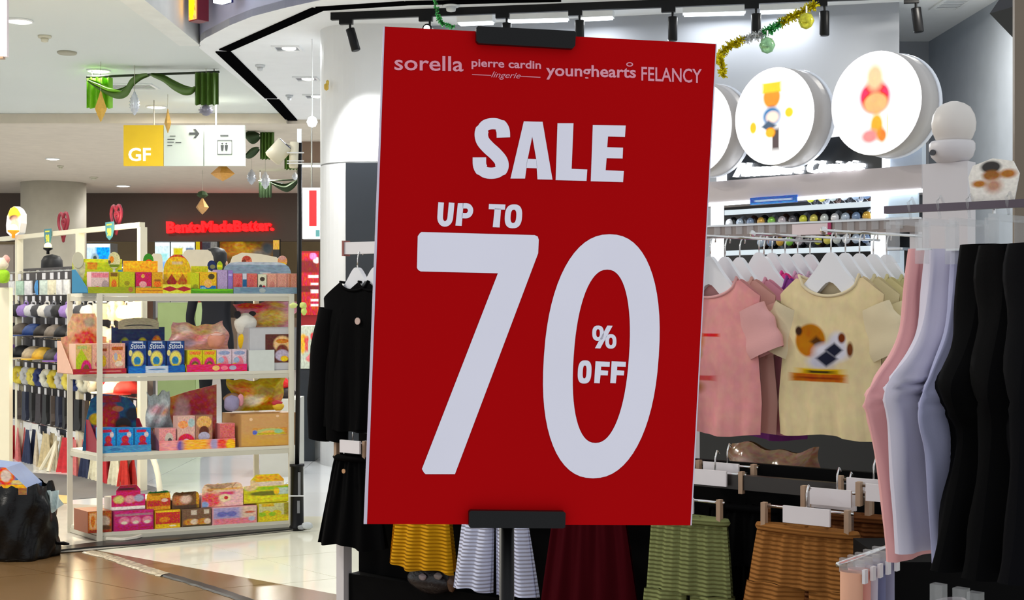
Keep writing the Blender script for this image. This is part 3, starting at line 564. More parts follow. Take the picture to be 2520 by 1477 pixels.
# ---- third tier
L_ = 2
tray('crimson sided tray of blue cartons on the third shelf', L_, 246, 372, 1099, PM('lip_lb', (104, 152, 190), [('e', .3, .5, .1, .2, (80, 120, 160))]), (150, 26, 48), .17,
     (203, 338, 970, 'swoosh', PM('hd_bk', (30, 84, 124), [('r', .48, .9, .2, .06, (150, 24, 40)), ('e', .5, .6, .16, .26, (160, 36, 44)), ('e', .5, .35, .3, .18, (170, 50, 50)), ('e', .24, .55, .12, .1, (190, 160, 40)), ('e', .74, .45, .16, .12, (40, 34, 34)), ('e', .74, .32, .14, .1, (150, 60, 44)), ('e', .92, .62, .14, .12, (30, 36, 50)), ('e', .64, .72, .1, .05, (190, 130, 110)), ('e', .6, .14, .2, .14, (30, 96, 70)), ('e', .92, .18, .12, .14, (150, 170, 60))], soft=.2), (60, 70, 90)), t0=.006, hgt=.155)
for i, (p0, p1) in enumerate(((248, 285), (287, 329), (331, 371))):
    sbox('toy_box', ('left', 'middle', 'right')[i]+' sky blue carton with a red print on the third shelf', 'toy box', L_, p0, p1, 1053, .018, .06, card_mat((50, 130, 190)),
         PM('pr_sky', (52, 140, 206), [('r', .42, .88, .3, .06, (196, 30, 60)), ('e', .5, .52, .22, .16, (200, 36, 46)), ('e', .5, .22, .3, .2, (186, 34, 60)), ('e', .74, .72, .14, .12, (220, 200, 200)), ('e', .5, .16, .1, .07, (120, 30, 40))], soft=.18), 'small toy boxes', z0=SHZ[2]+.004)
tray('pink and purple display tray in the middle of the third shelf', L_, 392, 579, 1086, PM('lip_mc', (232, 150, 150), [('e', .14, .5, .12, .5, (236, 170, 170)), ('e', .28, .4, .05, .6, (120, 100, 160)), ('r', .48, .5, .16, .6, (244, 190, 120)), ('e', .72, .5, .05, .6, (170, 160, 190)), ('e', .82, .5, .06, .5, (230, 120, 110)), ('e', .94, .3, .06, .6, (240, 190, 20))], soft=.3), (110, 70, 100), .14,
     (377, 533, 950, 'tilt', PM('hd_br', (176, 112, 98), [('e', .72, .62, .22, .3, (176, 84, 92)), ('e', .72, .45, .14, .1, (120, 80, 80)), ('e', .2, .8, .2, .3, (196, 130, 90)), ('e', .45, .2, .3, .14, (110, 40, 44)), ('e', .45, .6, .12, .2, (190, 150, 150)), ('r', .6, .08, .4, .06, (60, 24, 24))], soft=.3)), t0=.006, hgt=.11)
prods(L_, [(391, 433, 1054, (200, 150, 150), PM('pr_pq', (226, 160, 160), [('e', .6, .5, .25, .3, (200, 190, 180)), ('e', .65, .42, .12, .12, (80, 80, 80))]), 'small pink'),
           (437, 480, 1024, (220, 180, 170), PM('pr_dn', (216, 180, 170), [('e', .5, .22, .5, .24, (214, 90, 110)), ('e', .5, .2, .2, .1, (240, 220, 210)), ('e', .3, .75, .3, .12, (236, 170, 130)), ('e', .8, .8, .2, .14, (170, 190, 190))]), 'pastel'),
           (481, 523, 1022, (150, 110, 90), PM('pr_dg', (170, 130, 110), [('e', .5, .8, .45, .2, (222, 180, 130)), ('e', .5, .5, .3, .18, (90, 50, 40)), ('e', .5, .35, .35, .14, (180, 176, 196)), ('e', .55, .14, .22, .12, (236, 190, 30))]), 'brown'),
           (541, 578, 1042, (204, 120, 120), PM('pr_pl', (210, 126, 124), [('r', .5, .1, .5, .1, (206, 110, 116))]), 'plain pink')], 'carton', 'in the pink and purple tray on the third shelf')
bag('toy_bag', 'silvery clear bag leaning between the two trays', 362, 425, 968, 1056, .10, (176, 186, 190), [(206, 214, 216), (150, 160, 166), (196, 120, 80), (200, 160, 170)], 2, seed=9, rough=.12)
def cbox_open(t, W_, H_, dt):
    m_ = MB(); m_.box(W_*.22, W_*.84, -.003, -.0016, H_*.34, H_*.56); m_.build('printed_badge', [PM('badge_rb', (206, 156, 104), [('e', .5, .3, .4, .62, (170, 190, 130)), ('e', .5, .2, .3, .45, (226, 180, 120)), ('r', .5, .2, .42, .12, (190, 170, 50)), ('e', .06, .4, .08, .3, (110, 120, 190)), ('e', .75, .5, .12, .3, (150, 190, 150))], soft=.2)], t)
sbox('cardboard_box', 'tan cardboard box with a rainbow print on the third shelf', 'box', L_, 591, 727, 1017, .012, .16, card_mat((178, 132, 78)), PM('card_tan', (200, 160, 120), [('r', .5, .1, .6, .2, (204, 164, 104), .9), ('e', .18, .84, .03, .05, (230, 200, 170)), ('e', .68, .92, .03, .04, (226, 196, 166))], detail=.08), parts=cbox_open, sk=.42)
zb = SHZ[2]+.185
bag('toy_bag', 'yellow bag of toys piled on the tan cardboard box', 566, 706, 930, 1014, .07, (186, 160, 60), [(214, 190, 40), (196, 150, 50), (160, 130, 60), (206, 120, 60), (180, 60, 60), (220, 210, 190)], 2, seed=11, z0=zb)
blob('plush_toy', 'lilac and brown plush toy on the corner of the cardboard box', 'plush toy', [('head', 570, 993, 19, 21, .055, (150, 142, 176), .9), ('hood', 572, 981, 22, 14, .075, (140, 104, 76), .9), ('bow', 592, 985, 8, 16, .06, (222, 150, 160), .9)], 2, z0=zb)
blob('plush_toy', 'small red and yellow toy at the right of the yellow bag', 'plush toy', [('body', 685, 1000, 14, 11, .04, (226, 186, 40), .6), ('cap', 682, 992, 13, 7, .035, (190, 40, 60), .6)], 2, z0=zb)
# ---- bottom tier
L_ = 3
sbox('toy_box', 'orange brown carton at the left end of the bottom shelf', 'toy box', L_, 216, 275, 1258, .01, .17, card_mat((150, 84, 54)), PM('pr_ob', (176, 88, 34), [('r', .2, .55, .16, .4, (224, 180, 140)), ('e', .2, .55, .08, .25, (206, 110, 30)), ('e', .65, .5, .3, .3, (196, 176, 160)), ('e', .7, .2, .3, .14, (90, 60, 40)), ('r', .5, .06, .5, .06, (150, 50, 20))], soft=.2), 'large toy cartons')
def two(lowname, lab, px0, px1, y0, side, fm, up=None):
    sbox('toy_box', lab, 'toy box', 3, px0, px1, y0, .012, .11, card_mat(side), fm, 'large toy cartons')
    if up:
        lab2, a0, a1, yb, yt, s2, f2, shp_ = up; zb = spt(px0, y0, .012)[2]*.5+spt(px1, y0, .012)[2]*.5+.001; t0 = .03
        a, b = spt(a0, yt, t0), spt(a1, yt, t0); w_ = SF.w(a[0], t0, zb); t = thing('display_tray', lab2, 'display tray', (w_.x, w_.y, zb), SF.a, 'display trays on the shelf unit'); H_ = a[2]-zb; Wd = b[0]-a[0]
        MB().box(0, Wd, 0, .085, 0, H_*.52, sk=SK).build('tray_body', [card_mat(s2)], t); MB().prism(header_poly(shp_, 0, Wd, H_*.02, H_), -.004, -.001, 0, 1).build('header_card', [card_mat(s2), f2], t)
two('', 'magenta carton with three pink prints on the bottom shelf', 280, 378, 1256, (170, 40, 100), PM('pr_mg', (196, 84, 130), [('r', .5, .1, .55, .12, (186, 34, 100)), ('e', .25, .5, .14, .2, (226, 150, 170)), ('e', .55, .5, .14, .2, (226, 150, 170)), ('e', .85, .5, .13, .2, (226, 150, 170)), ('e', .25, .4, .08, .08, (230, 220, 200)), ('e', .55, .4, .08, .08, (230, 220, 200)), ('e', .85, .4, .08, .08, (230, 220, 200)), ('r', .5, .8, .5, .06, (170, 130, 140))], soft=.2),
    ('crimson step topped tray stacked on the magenta carton', 274, 357, 1251, 1196, (214, 214, 206), PM('hd_cr', (206, 60, 110), [('r', .45, .88, .36, .12, (150, 30, 60)), ('r', .45, .84, .24, .04, (60, 20, 30)), ('e', .22, .42, .16, .16, (214, 206, 140)), ('e', .55, .42, .16, .16, (226, 170, 170)), ('e', .82, .45, .15, .15, (170, 170, 190)), ('r', .5, .06, .6, .07, (240, 236, 230))], soft=.25), 'step'))
two('', 'red and yellow carton on the bottom shelf beside the magenta one', 382, 444, 1256, (216, 170, 20), PM('pr_ry', (204, 40, 20), [('r', .5, .1, .6, .14, (230, 186, 20)), ('e', .35, .5, .22, .16, (226, 130, 30)), ('r', .5, .96, .5, .05, (240, 200, 30)), ('e', .7, .12, .16, .05, (240, 230, 200))], soft=.2),
    ('amber and red tray stacked on the red carton', 361, 419, 1253, 1210, (200, 130, 20), PM('hd_am', (222, 156, 20), [('r', .3, .34, .3, .16, (190, 30, 20)), ('r', .8, .4, .2, .2, (186, 40, 20)), ('e', .75, .5, .14, .1, (230, 200, 190)), ('r', .5, .95, .5, .06, (40, 110, 60)), ('r', .5, .1, .5, .08, (210, 140, 20))], soft=.25), 'cloud'))
two('', 'brown carton with two pale bear shapes on the bottom shelf', 448, 520, 1252, (110, 84, 66), PM('pr_bb', (120, 92, 74), [('e', .28, .24, .26, .2, (206, 150, 100)), ('e', .42, .26, .14, .16, (236, 214, 190)), ('e', .74, .24, .24, .2, (206, 150, 100)), ('e', .88, .26, .12, .16, (236, 214, 190)), ('r', .4, .8, .1, .14, (214, 200, 184)), ('r', .85, .82, .09, .12, (214, 200, 184)), ('r', .5, .03, .5, .05, (70, 60, 40))], soft=.2),
    ('dark brown tray stacked on the bear carton', 424, 490, 1248, 1212, (90, 66, 50), PM('hd_db', (110, 80, 56), [('e', .3, .5, .3, .3, (190, 130, 100)), ('e', .5, .55, .2, .25, (226, 196, 180)), ('r', .95, .4, .06, .5, (206, 150, 40)), ('r', .5, .1, .5, .1, (70, 50, 40))], soft=.3), 'cloud'))
two('', 'pink lipped carton with a lilac panel on the bottom shelf', 523, 632, 1247, (226, 160, 170), PM('pr_pn', (224, 196, 178), [('r', .3, .66, .34, .34, (170, 160, 196)), ('e', .2, .6, .12, .16, (120, 120, 180)), ('e', .42, .6, .12, .16, (120, 120, 180)), ('r', .5, .16, .55, .17, (228, 150, 160)), ('e', .9, .25, .08, .14, (180, 190, 206)), ('e', .85, .65, .12, .06, (200, 120, 110))], soft=.2),
    ('cream and pink cloud topped tray stacked on the lilac carton', 497, 598, 1241, 1191, (228, 170, 170), PM('hd_cp', (230, 200, 172), [('e', .2, .3, .3, .3, (224, 120, 120)), ('e', .75, .3, .3, .4, (234, 190, 190)), ('r', .6, .55, .18, .06, (216, 110, 140)), ('e', .55, .35, .14, .16, (236, 220, 180)), ('e', .58, .36, .05, .07, (200, 60, 60)), ('e', .06, .1, .1, .14, (150, 170, 210)), ('e', .2, .72, .08, .07, (170, 110, 80)), ('r', .55, .74, .4, .04, (226, 180, 130))], soft=.25), 'cloud'))
two('', 'yellow green carton at the right end of the bottom shelf', 636, 711, 1238, (200, 190, 30), PM('pr_yg', (200, 196, 150), [('r', .5, .16, .6, .17, (222, 200, 30)), ('e', .25, .45, .16, .16, (214, 190, 30)), ('e', .6, .45, .16, .16, (214, 190, 30)), ('e', .1, .4, .14, .12, (150, 190, 30)), ('e', .45, .4, .12, .12, (150, 190, 30)), ('r', .3, .92, .2, .08, (214, 170, 40)), ('r', .95, .7, .1, .4, (150, 140, 60))], soft=.2),
    ('yellow tray with an orange sign card stacked at the right end', 600, 714, 1236, 1170, (222, 206, 30), PM('hd_yo', (206, 200, 60), [('r', .5, .15, .6, .16, (216, 206, 20)), ('r', .58, .86, .34, .12, (232, 170, 20)), ('r', .55, .66, .34, .08, (226, 206, 190)), ('r', .5, .5, .6, .05, (150, 190, 30)), ('e', .5, .32, .4, .08, (110, 110, 20)), ('e', .14, .62, .16, .2, (226, 200, 160)), ('r', .86, .38, .12, .12, (190, 206, 196)), ('e', .7, .38, .06, .12, (240, 190, 20))], soft=.2), 'step'))
# ================================================================= MALL BEHIND: signs, curtains, kiosk racks, people
# ---- hanging direction sign
G = Fr(*(lambda p: (p.x, p.y))(W(304, 400, 15.0)), 0.0)
def gl(px, py, t=0.0): q = G.at(px, py, t); return (q[0], q[2])
gz = G.at(304, 408)[2]; t = thing('direction_sign', 'hanging direction sign with one yellow and two white panels', 'sign', (G.x0, G.y0, 0), 0)
YEL = M('sign_yellow', (238, 196, 20), .4, var=.05, vscale=3, emit=.08); SW = M('sign_white', (206, 215, 206), .4, emit=.08, var=.02)
for (a, b, c, d), m_, nm in (((304, 402, 308, 408), YEL, 'yellow_panel'), ((403, 500, 308, 408), SW, 'white_panel'), ((503, 602, 308, 408), SW, 'white_panel')):
    p, q = gl(a, c), gl(b, d); o = MB().box(p[0], q[0], 0, .06, q[1], p[1]).build(nm, m_, t)
    k = MB(); prt = M('sign_print', (70, 74, 76), .5)
    if a == 304: text_into(k, 'GF', [gl(316, 364), gl(371, 364), gl(371, 397), gl(316, 397)], -.004, .004, bold=.02); k.build('lettering', M('gf_white', (252, 250, 236), .4, emit=.5), o)
    elif a == 403:
        for s_ in ((412, 342, 430, 344), (412, 349, 428, 351), (432, 350, 446, 352), (418, 334, 432, 336), (412, 357, 424, 359)):
            p, q = gl(s_[0], s_[1]), gl(s_[2], s_[3]); k.box(p[0], q[0], -.003, 0, q[1], p[1])
        k.prism([gl(*p) for p in ((466, 326), (482, 326), (476, 318), (482, 318), (491, 329), (482, 340), (476, 340), (482, 332), (466, 332))][::-1], -.003, 0); k.build('arrow_and_text', prt, o)
    else:
        for s_ in ((542, 332, 562, 336), (535, 345, 571, 346.5), (535, 379, 571, 380.5), (535, 346, 536, 380), (570, 346, 571, 380)):
            p, q = gl(s_[0], s_[1]), gl(s_[2], s_[3]); k.box(p[0], q[0], -.003, 0, q[1], p[1])
        for c_ in (547, 557):
            k.prism([gl(c_-4, 357), gl(c_+4, 357), gl(c_+3, 366), gl(c_+2, 371), gl(c_-2, 371), gl(c_-3, 366)][::-1], -.003, 0); k.prism([gl(c_+2.2*math.cos(a_), 353.5+2.2*math.sin(a_)) for a_ in [-2*math.pi*j/8 for j in range(8)]], -.003, 0)
        k.build('pictogram', prt, o)
for px in (377, 530): p = gl(px, 308); MB().tube([(p[0], .03, p[1]), (p[0], .03, ZM if px < 0 else ZM)], .008).build('hanger_rod', M('rod_grey', (190, 186, 176), .4), t)
# ---- green curtains and swags along the ceiling
GRB = M('green_bright', (128, 200, 30), .6, var=.12, vscale=14, bump=.2); GRD = M('green_dark', (70, 104, 26), .6, var=.15, vscale=10, bump=.2); GRV = M('green_deep', (34, 58, 24), .7, var=.15, vscale=8)
def drape(T, px0, px1, py0, py1, d, mat, ph=0):
    a, b = W(px0, py0, d), W(px1, py1, d)
    def fn(u, v): return (a.x+(b.x-a.x)*u-T.location.x, a.y+.03*math.sin(u*26+ph)-T.location.y, a.z+(b.z-a.z)*v+.01*math.sin(u*26+ph)*v-T.location.z)
    def fb(u, v): p = fn(u, v); return (p[0], p[1]+.012, p[2])
    g = MB(); g.grid(fn, 40, 4); g.grid(fb, 40, 4); g.build('drape', mat, T, True)
def swag(T, pts, d, wid, mat):
    P = smoothpts([tuple(W(px, py, d)) for px, py in pts], 5); n_ = len(P)
    def fn(u, v):
        i = min(int(u*(n_-1)+.5), n_-1); p = P[i]; w = wid*(.25+.75*math.sin(math.pi*u))
        return (p[0]-T.location.x, p[1]+.05*math.sin(7*v+2*u)-.02-T.location.y, p[2]+w*(.5-v)-T.location.z)
    def fb(u, v): q = fn(u, v); return (q[0], q[1]+.015, q[2])
    g = MB(); g.grid(fn, n_-1, 8); g.grid(fb, n_-1, 8); g.build('swag', mat, T, True)
def curtain(name, label, rail, items, d):
    a, b = W(rail[0], rail[1], d), W(rail[2], rail[3], d); T = thing(name, label, 'curtain', (a.x, a.y, a.z), 0, 'green ceiling curtains')
    MB().tube([(0, 0, 0), (b.x-a.x, b.y-a.y, b.z-a.z)], .012).build('rail', M('rail_dark', (34, 46, 26), .5), T)
    for u_ in (.04, .96): zz = a.z+(b.z-a.z)*u_; MB().tube([((b.x-a.x)*u_, 0, zz-a.z), ((b.x-a.x)*u_, 0, (ZM if d < 16 else ZF)-a.z)], .005, 5).build('rail_rod', M('rail_dark', (34, 46, 26), .5), T)
    for it in items:
        if it[0] == 'd': drape(T, *it[1:6], it[6], it[7] if len(it) > 7 else 0)
        else: swag(T, *it[1:])
curtain('green_curtain', 'bright green swagged curtain on a rail above the direction sign', (213, 190, 540, 177),
        [('d', 213, 275, 191, 266, 13.0, GRB), ('d', 478, 537, 179, 258, 12.9, GRD, 2), ('s', [(218, 200), (250, 218), (285, 230), (310, 222), (325, 200), (345, 188), (365, 184)], 12.9, .10, GRD), ('s', [(216, 196), (240, 208), (270, 222), (300, 226)], 12.85, .06, GRB),
         ('s', [(372, 184), (400, 192), (425, 208), (450, 220), (470, 222), (482, 216)], 12.9, .10, GRD)], 13.0)
curtain('green_curtain', 'dark green curtain hanging right of the direction sign', (603, 315, 682, 310), [('d', 640, 674, 312, 392, 17.0, GRD), ('s', [(603, 333), (620, 338), (640, 336)], 16.9, .16, GRV), ('s', [(604, 385), (620, 375), (638, 366)], 16.9, .12, GRV), ('d', 700, 733, 368, 417, 17.0, GRD)], 17.0)
curtain('green_curtain', 'small dark green swag above the brown wall by the light pole', (636, 446, 735, 442), [('d', 637, 668, 447, 486, 22.0, GRV), ('s', [(668, 450), (700, 462), (720, 455), (734, 444)], 21.9, .14, GRV)], 22.0)
def ornament(label, px, py0, py1, w, d, col, ns=4, ribs=0, metal=0.3, zc=ZM, top=None):
    a, b = W(px, py0, d), W(px, py1, d); h = a.z-b.z; r = w/2/FPX*d; T = thing('hanging_ornament', label, 'ornament', (b.x, b.y, b.z), 0, 'hanging festive ornaments')
    m_ = M('orn_%d_%d_%d' % col, col, .35, metal, var=.12, vscale=30)
    if ribs:
        pr = [(.002, 0)]
        for k in range(1, ribs*2): u = k/(ribs*2); e = math.sin(math.pi*u)**.8*(1-.3*u); pr.append((max(.004, r*1.15*e*(1 if k % 2 else .72)), h*u))
        pr.append((.002, h)); MB().lathe(pr, 14).build('lantern', m_, T, True)
    else: MB().lathe([(.002, 0), (r*.55, h*.2), (r, h*.42), (r*.5, h*.72), (.004, h)], ns).build('lantern', m_, T)
    if top: MB().lathe([(r*.5, h), (r*.9, h*1.12), (r*.6, h*1.32), (.003, h*1.4)], 9).build('green_top', GRV, T)
    MB().tube([(0, 0, h), (0, 0, max(zc-b.z, h+.02))], .003, 5).build('cord', M('cord_grey', (170, 166, 150), .6), T)
GOLD, SILV = (226, 180, 84), (206, 212, 220)
ornament('gold diamond ornament in front of the bright green drape', 248, 224, 300, 30, 12.6, GOLD, 5); ornament('white ribbed spindle ornament beside the green swag', 331, 224, 284, 28, 12.8, SILV, ribs=8)
ornament('slim gold ornament hanging over the edge of the yellow panel', 413, 268, 328, 17, 14.6, (214, 168, 84), 4); ornament('dark ribbed ornament under the dark green drape', 507, 256, 286, 40, 12.95, (130, 128, 140), ribs=5)
ornament('gold ornament with green top peeping below the direction sign', 548, 402, 446, 60, 17.5, (206, 150, 66), 4, zc=ZF, top=True); ornament('copper gold ornament with green top against the brown wall', 498, 486, 528, 32, 22, (196, 150, 96), 6, zc=ZF, top=True)
ornament('left one of two silver spindles near the light pole', 619, 416, 455, 26, 19, (180, 186, 196), ribs=6, zc=ZF); ornament('right one of two silver spindles near the light pole', 653, 422, 466, 26, 18.5, SILV, ribs=6, zc=ZF); ornament('small silver spindle right behind the black light pole', 726, 424, 444, 18, 19, SILV, ribs=4, zc=ZF)
# ---- brown shop front: red letters, counters, lit fridges, menu board
BF = Fr(-13, 26.7, 0.0)
def bl(px, py, t=0.0): q = BF.at(px, py, t); return (q[0]+BF.x0, q[2])
m_ = MB(); text_into(m_, 'BentoMadeBetter.', [bl(412, 546), bl(675, 542), bl(676, 569), bl(413, 575)], 26.58, .10, bold=.06, space=.95)
tag(m_.build('shop_lettering', M('red_glow', (250, 8, 16), .4, emit=1.6, var=0)), 'glowing red letters on the brown shop front wall', 'shop sign')
def farbox(name, label, cat, px0, px1, py0, py1, d, dep, side, front, group=None, zfloor=None):
    a, b = W(px0, py1, d), W(px1, py0, d); zb = a.z if zfloor is None else zfloor; T = thing(name, label, cat, (a.x, d, zb), 0, group); w, h = b.x-a.x, b.z-zb
    MB().box(0, w, 0, dep, 0, h).build('body', side, T); lo = a.z-zb
    MB().box(w*.02, w*.98, -.01, 0, lo+.01*h, h*.99).build('front_panel', front, T); return T
farbox('drinks_fridge', 'lit blue and white fridge right of the far pillar', 'fridge', 213, 272, 598, 690, 28, .5, WHITE, PM('fr_1', (206, 226, 240), [('r', .7, .75, .3, .2, (90, 170, 235)), ('e', .35, .6, .18, .14, (150, 170, 180)), ('e', .35, .6, .08, .07, (60, 70, 70)), ('r', .5, .97, .5, .06, (245, 250, 255)), ('r', .8, .5, .2, .14, (70, 150, 230))], emit=1.0, soft=.2), zfloor=0)
farbox('drinks_fridge', 'left one of the two lit fridges under the red letters', 'fridge', 381, 418, 594, 690, 28, .5, WHITE, PM('fr_2', (214, 232, 236), [('r', .5, .6, .4, .1, (170, 220, 220)), ('r', .6, .35, .4, .14, (150, 180, 230)), ('r', .5, .97, .5, .06, (250, 255, 255))], emit=1.0, soft=.2), zfloor=0)
farbox('drinks_fridge', 'right one of the two lit fridges under the red letters', 'fridge', 420, 480, 594, 690, 28, .5, WHITE, PM('fr_3', (226, 236, 236), [('r', .3, .75, .2, .1, (200, 190, 90)), ('r', .3, .62, .22, .05, (40, 50, 70)), ('r', .8, .75, .16, .1, (90, 110, 140)), ('r', .5, .35, .4, .08, (190, 220, 190)), ('r', .5, .97, .5, .06, (250, 255, 255))], emit=1.0, soft=.2), zfloor=0)
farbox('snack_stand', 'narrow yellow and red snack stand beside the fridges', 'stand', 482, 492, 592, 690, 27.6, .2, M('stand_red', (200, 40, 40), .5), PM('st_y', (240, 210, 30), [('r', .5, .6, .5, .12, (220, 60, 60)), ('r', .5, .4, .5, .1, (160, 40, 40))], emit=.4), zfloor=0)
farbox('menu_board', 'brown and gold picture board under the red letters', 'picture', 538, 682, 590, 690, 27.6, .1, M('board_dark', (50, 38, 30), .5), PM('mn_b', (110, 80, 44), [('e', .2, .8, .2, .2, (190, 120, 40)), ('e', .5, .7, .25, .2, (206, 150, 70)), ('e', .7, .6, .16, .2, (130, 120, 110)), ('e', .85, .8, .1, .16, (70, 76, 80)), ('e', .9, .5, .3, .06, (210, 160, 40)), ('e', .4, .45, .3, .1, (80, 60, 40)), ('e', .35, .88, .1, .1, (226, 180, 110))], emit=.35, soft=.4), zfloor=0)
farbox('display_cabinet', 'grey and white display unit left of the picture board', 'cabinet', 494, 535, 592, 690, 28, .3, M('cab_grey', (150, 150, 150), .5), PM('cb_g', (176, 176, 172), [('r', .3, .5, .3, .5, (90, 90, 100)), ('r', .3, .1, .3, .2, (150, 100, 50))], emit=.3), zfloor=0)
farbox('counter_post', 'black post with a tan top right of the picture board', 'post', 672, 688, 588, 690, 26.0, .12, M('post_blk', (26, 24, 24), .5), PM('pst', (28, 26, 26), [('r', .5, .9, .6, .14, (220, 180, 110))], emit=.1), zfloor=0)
farbox('shop_bench', 'pinkish grey bench back beside far pillar at left edge', 'bench', 0, 34, 602, 690, 25, .4, M('bench_g', (176, 164, 156), .6), M('bench_f', (186, 174, 164), .6), zfloor=0)
# ---- far shop seen between light pole and column
D2 = 18.0
struct(MB().box(W(730, 0, D2).x, W(800, 0, D2).x, D2, D2+.3, W(0, 402, D2).z, ZF).build('wall_passage', M('passage_brown', (140, 116, 98), .6)))
a = W(736, 402, D2); a.z -= .028; t = thing('strip_light', 'white strip light across the passage beside the light pole', 'strip light', (a.x, a.y, a.z), 0)
MB().box(0, .30, -.03, .03, 0, .03).build('housing', WHITE, t); MB().box(.005, .295, -.025, .025, -.02, 0).build('tube', GLOWC, t)
farbox('light_box_sign', 'white light box with a tapering red bar behind the light pole', 'sign', 744, 788, 462, 588, 16.0, .12, WHITE, PM('lb_r', (246, 248, 250), [('r', .60, .60, .22, .36, (250, 10, 20), .02), ('r', .85, .56, .03, .4, (240, 190, 230)), ('r', .9, .10, .14, .07, (60, 110, 110))], emit=1.3, detail=0))
MB().tube([(.1, .06, (W(0, 462, 16).z-W(0, 588, 16).z)), (.1, .06, ZC-W(0, 588, 16).z)], .01).build('hanger_rod', CHROME, bpy.data.objects['light_box_sign'])
ts = farbox('banner_stand', 'tall red banner stand with white lettering beside the column', 'banner', 738, 785, 618, 780, 14.0, .05, M('ban_red', (150, 14, 24), .5), PM('bn_r', (196, 14, 26), [('r', .5, .78, .5, .10, (130, 14, 24)), ('r', .5, .42, .6, .05, (110, 12, 20)), ('r', .75, .62, .3, .025, (240, 236, 236)), ('r', .8, .50, .22, .02, (240, 236, 236)), ('r', .8, .38, .22, .03, (240, 236, 236)), ('r', .8, .24, .22, .02, (240, 236, 236)), ('r', .8, .16, .22, .02, (240, 236, 236)), ('e', .9, .88, .2, .05, (240, 230, 230)), ('e', .7, .95, .2, .06, (220, 150, 200))], soft=.2), zfloor=0)
farbox('counter_block', 'dark counter block with a white top light beside the column', 'counter', 742, 782, 925, 1072, 11.9, .5, M('counter_dk', (38, 46, 54), .4), M('counter_df', (36, 44, 52), .35), zfloor=0)
a = W(742, 935, 11.9); t = thing('counter_lamp', 'glowing white lamp on the dark counter block by the column', 'lamp', (W(762, 0, 11.9).x, 12.1, W(0, 925, 11.9).z), 0); MB().lathe([(.07, 0), (.09, .012), (.09, .04), (.06, .055)], 20).build('shade', GLOWC, t, True); MB().lathe([(.03, 0), (.03, .01)], 10).build('foot', WHITE, t)
farbox('toy_carton', 'pale carton with pink prints between light pole and column', 'carton', 738, 776, 802, 908, 11.0, .3, M('tc_s', (196, 206, 200), .5), prints('tc_f', (206, 214, 200), 31, 8, [(236, 150, 150), (240, 200, 120), (170, 210, 200), (226, 120, 120), (240, 236, 226)]), zfloor=None)
farbox('pedestal', 'dark pedestal under the pale printed carton by the column', 'pedestal', 739, 775, 908, 1080, 11.0, .3, M('counter_dk', (38, 46, 54), .4), M('counter_df', (36, 44, 52), .35), zfloor=0)
# ---- fascia neon signs
p = W(505, 25, 10.9); t = thing('neon_sign', 'orange and pink neon sign on the blue grey fascia', 'sign', (p.x, p.y, W(0, 55, 10.9).z), math.radians(-44))
MB().box(-.08, .05, -.10, 0, 0, .45).build('case', M('neon_case', (110, 20, 40), .4), t); MB().box(-.07, .03, -.108, -.10, .01, .44).build('face', [PM('neon', (250, 170, 130), [('e', .4, .3, .4, .3, (255, 210, 90)), ('e', .6, .7, .3, .3, (255, 140, 120))], emit=1.6)], t)
p = W(556, 6, 10.4); t = thing('channel_letter', 'white lit letter foot on the blue grey fascia', 'sign', (p.x, p.y, W(0, 9, 10.4).z), math.radians(-44)); MB().box(-.05, .07, -.08, 0, 0, .35).build('letter', GLOWC, t); MB().box(-.05, .07, 0, .02, 0, .35).build('back', M('letter_back', (40, 40, 110), .4), t)
p = W(0, 139, 8); t = thing('hanging_banner', 'pale pink banner hanging at the left picture edge', 'banner', (W(-60, 0, 8).x, 8, p.z), 0); MB().box(0, W(17, 0, 8).x-W(-60, 0, 8).x, 0, .03, 0, ZM-p.z).build('panel', M('pinkish', (232, 218, 222), .5), t); MB().box(0, .05+W(8, 0, 8).x-W(-60, 0, 8).x-.05, -.004, .034, -.012, 0).build('edge_strip', M('pk_edge', (150, 120, 90), .5), t)
# ---- kiosk of accessory racks behind the toy shelf
K = Fr(-4.3, 11.5, math.radians(-51)); KLEN = 2.83
CRM = M('rack_cream', (230, 224, 200), .4, var=.03)
RK = thing('accessory_rack', 'cream framed rack of hanging accessories behind the toy shelf', 'rack', (K.x0, K.y0, 0), K.a)
zt = 1.83
MB().box(0, KLEN, -.02, .02, zt-.035, zt).build('top_bar', CRM, RK)
for px in (47, 197, 350):
    q = K.at(px)[0]; MB().box(q-.025, q+.025, -.025, .025, 0, zt-.035).build('post', CRM, RK)
q = K.at(350)[0]
MB().tube([(q+.28*math.cos(a_), 0, .30*math.sin(a_)) for a_ in [math.pi*k/14 for k in range(15)]], .02).build('foot_hoop', CRM, RK, True)
for dx in (-.10, .06): MB().tube([(K.at(150)[0], -.03, .22), (K.at(150)[0]+dx, -.12, 0)], .016).build('splayed_leg', CRM, RK)
MB().box(.06, KLEN-.05, .10, .12, .34, 1.56).build('back_panel', M('rack_back', (84, 80, 82), .7), RK)
ROWY = [668, 724, 776, 832, 890, 948, 1044]
rowz = [K.at(100, y)[2] for y in ROWY]
for z in rowz: MB().tube([(.05, 0, z), (KLEN-.03, 0, z)], .006, 6).build('hanging_rail', CHROME, RK)
TAGW = M('tag_white', (216, 216, 222), .35)
def pm(c): return M('goods_%d_%d_%d' % c, c, .6, var=.2, vscale=40, bump=.1)
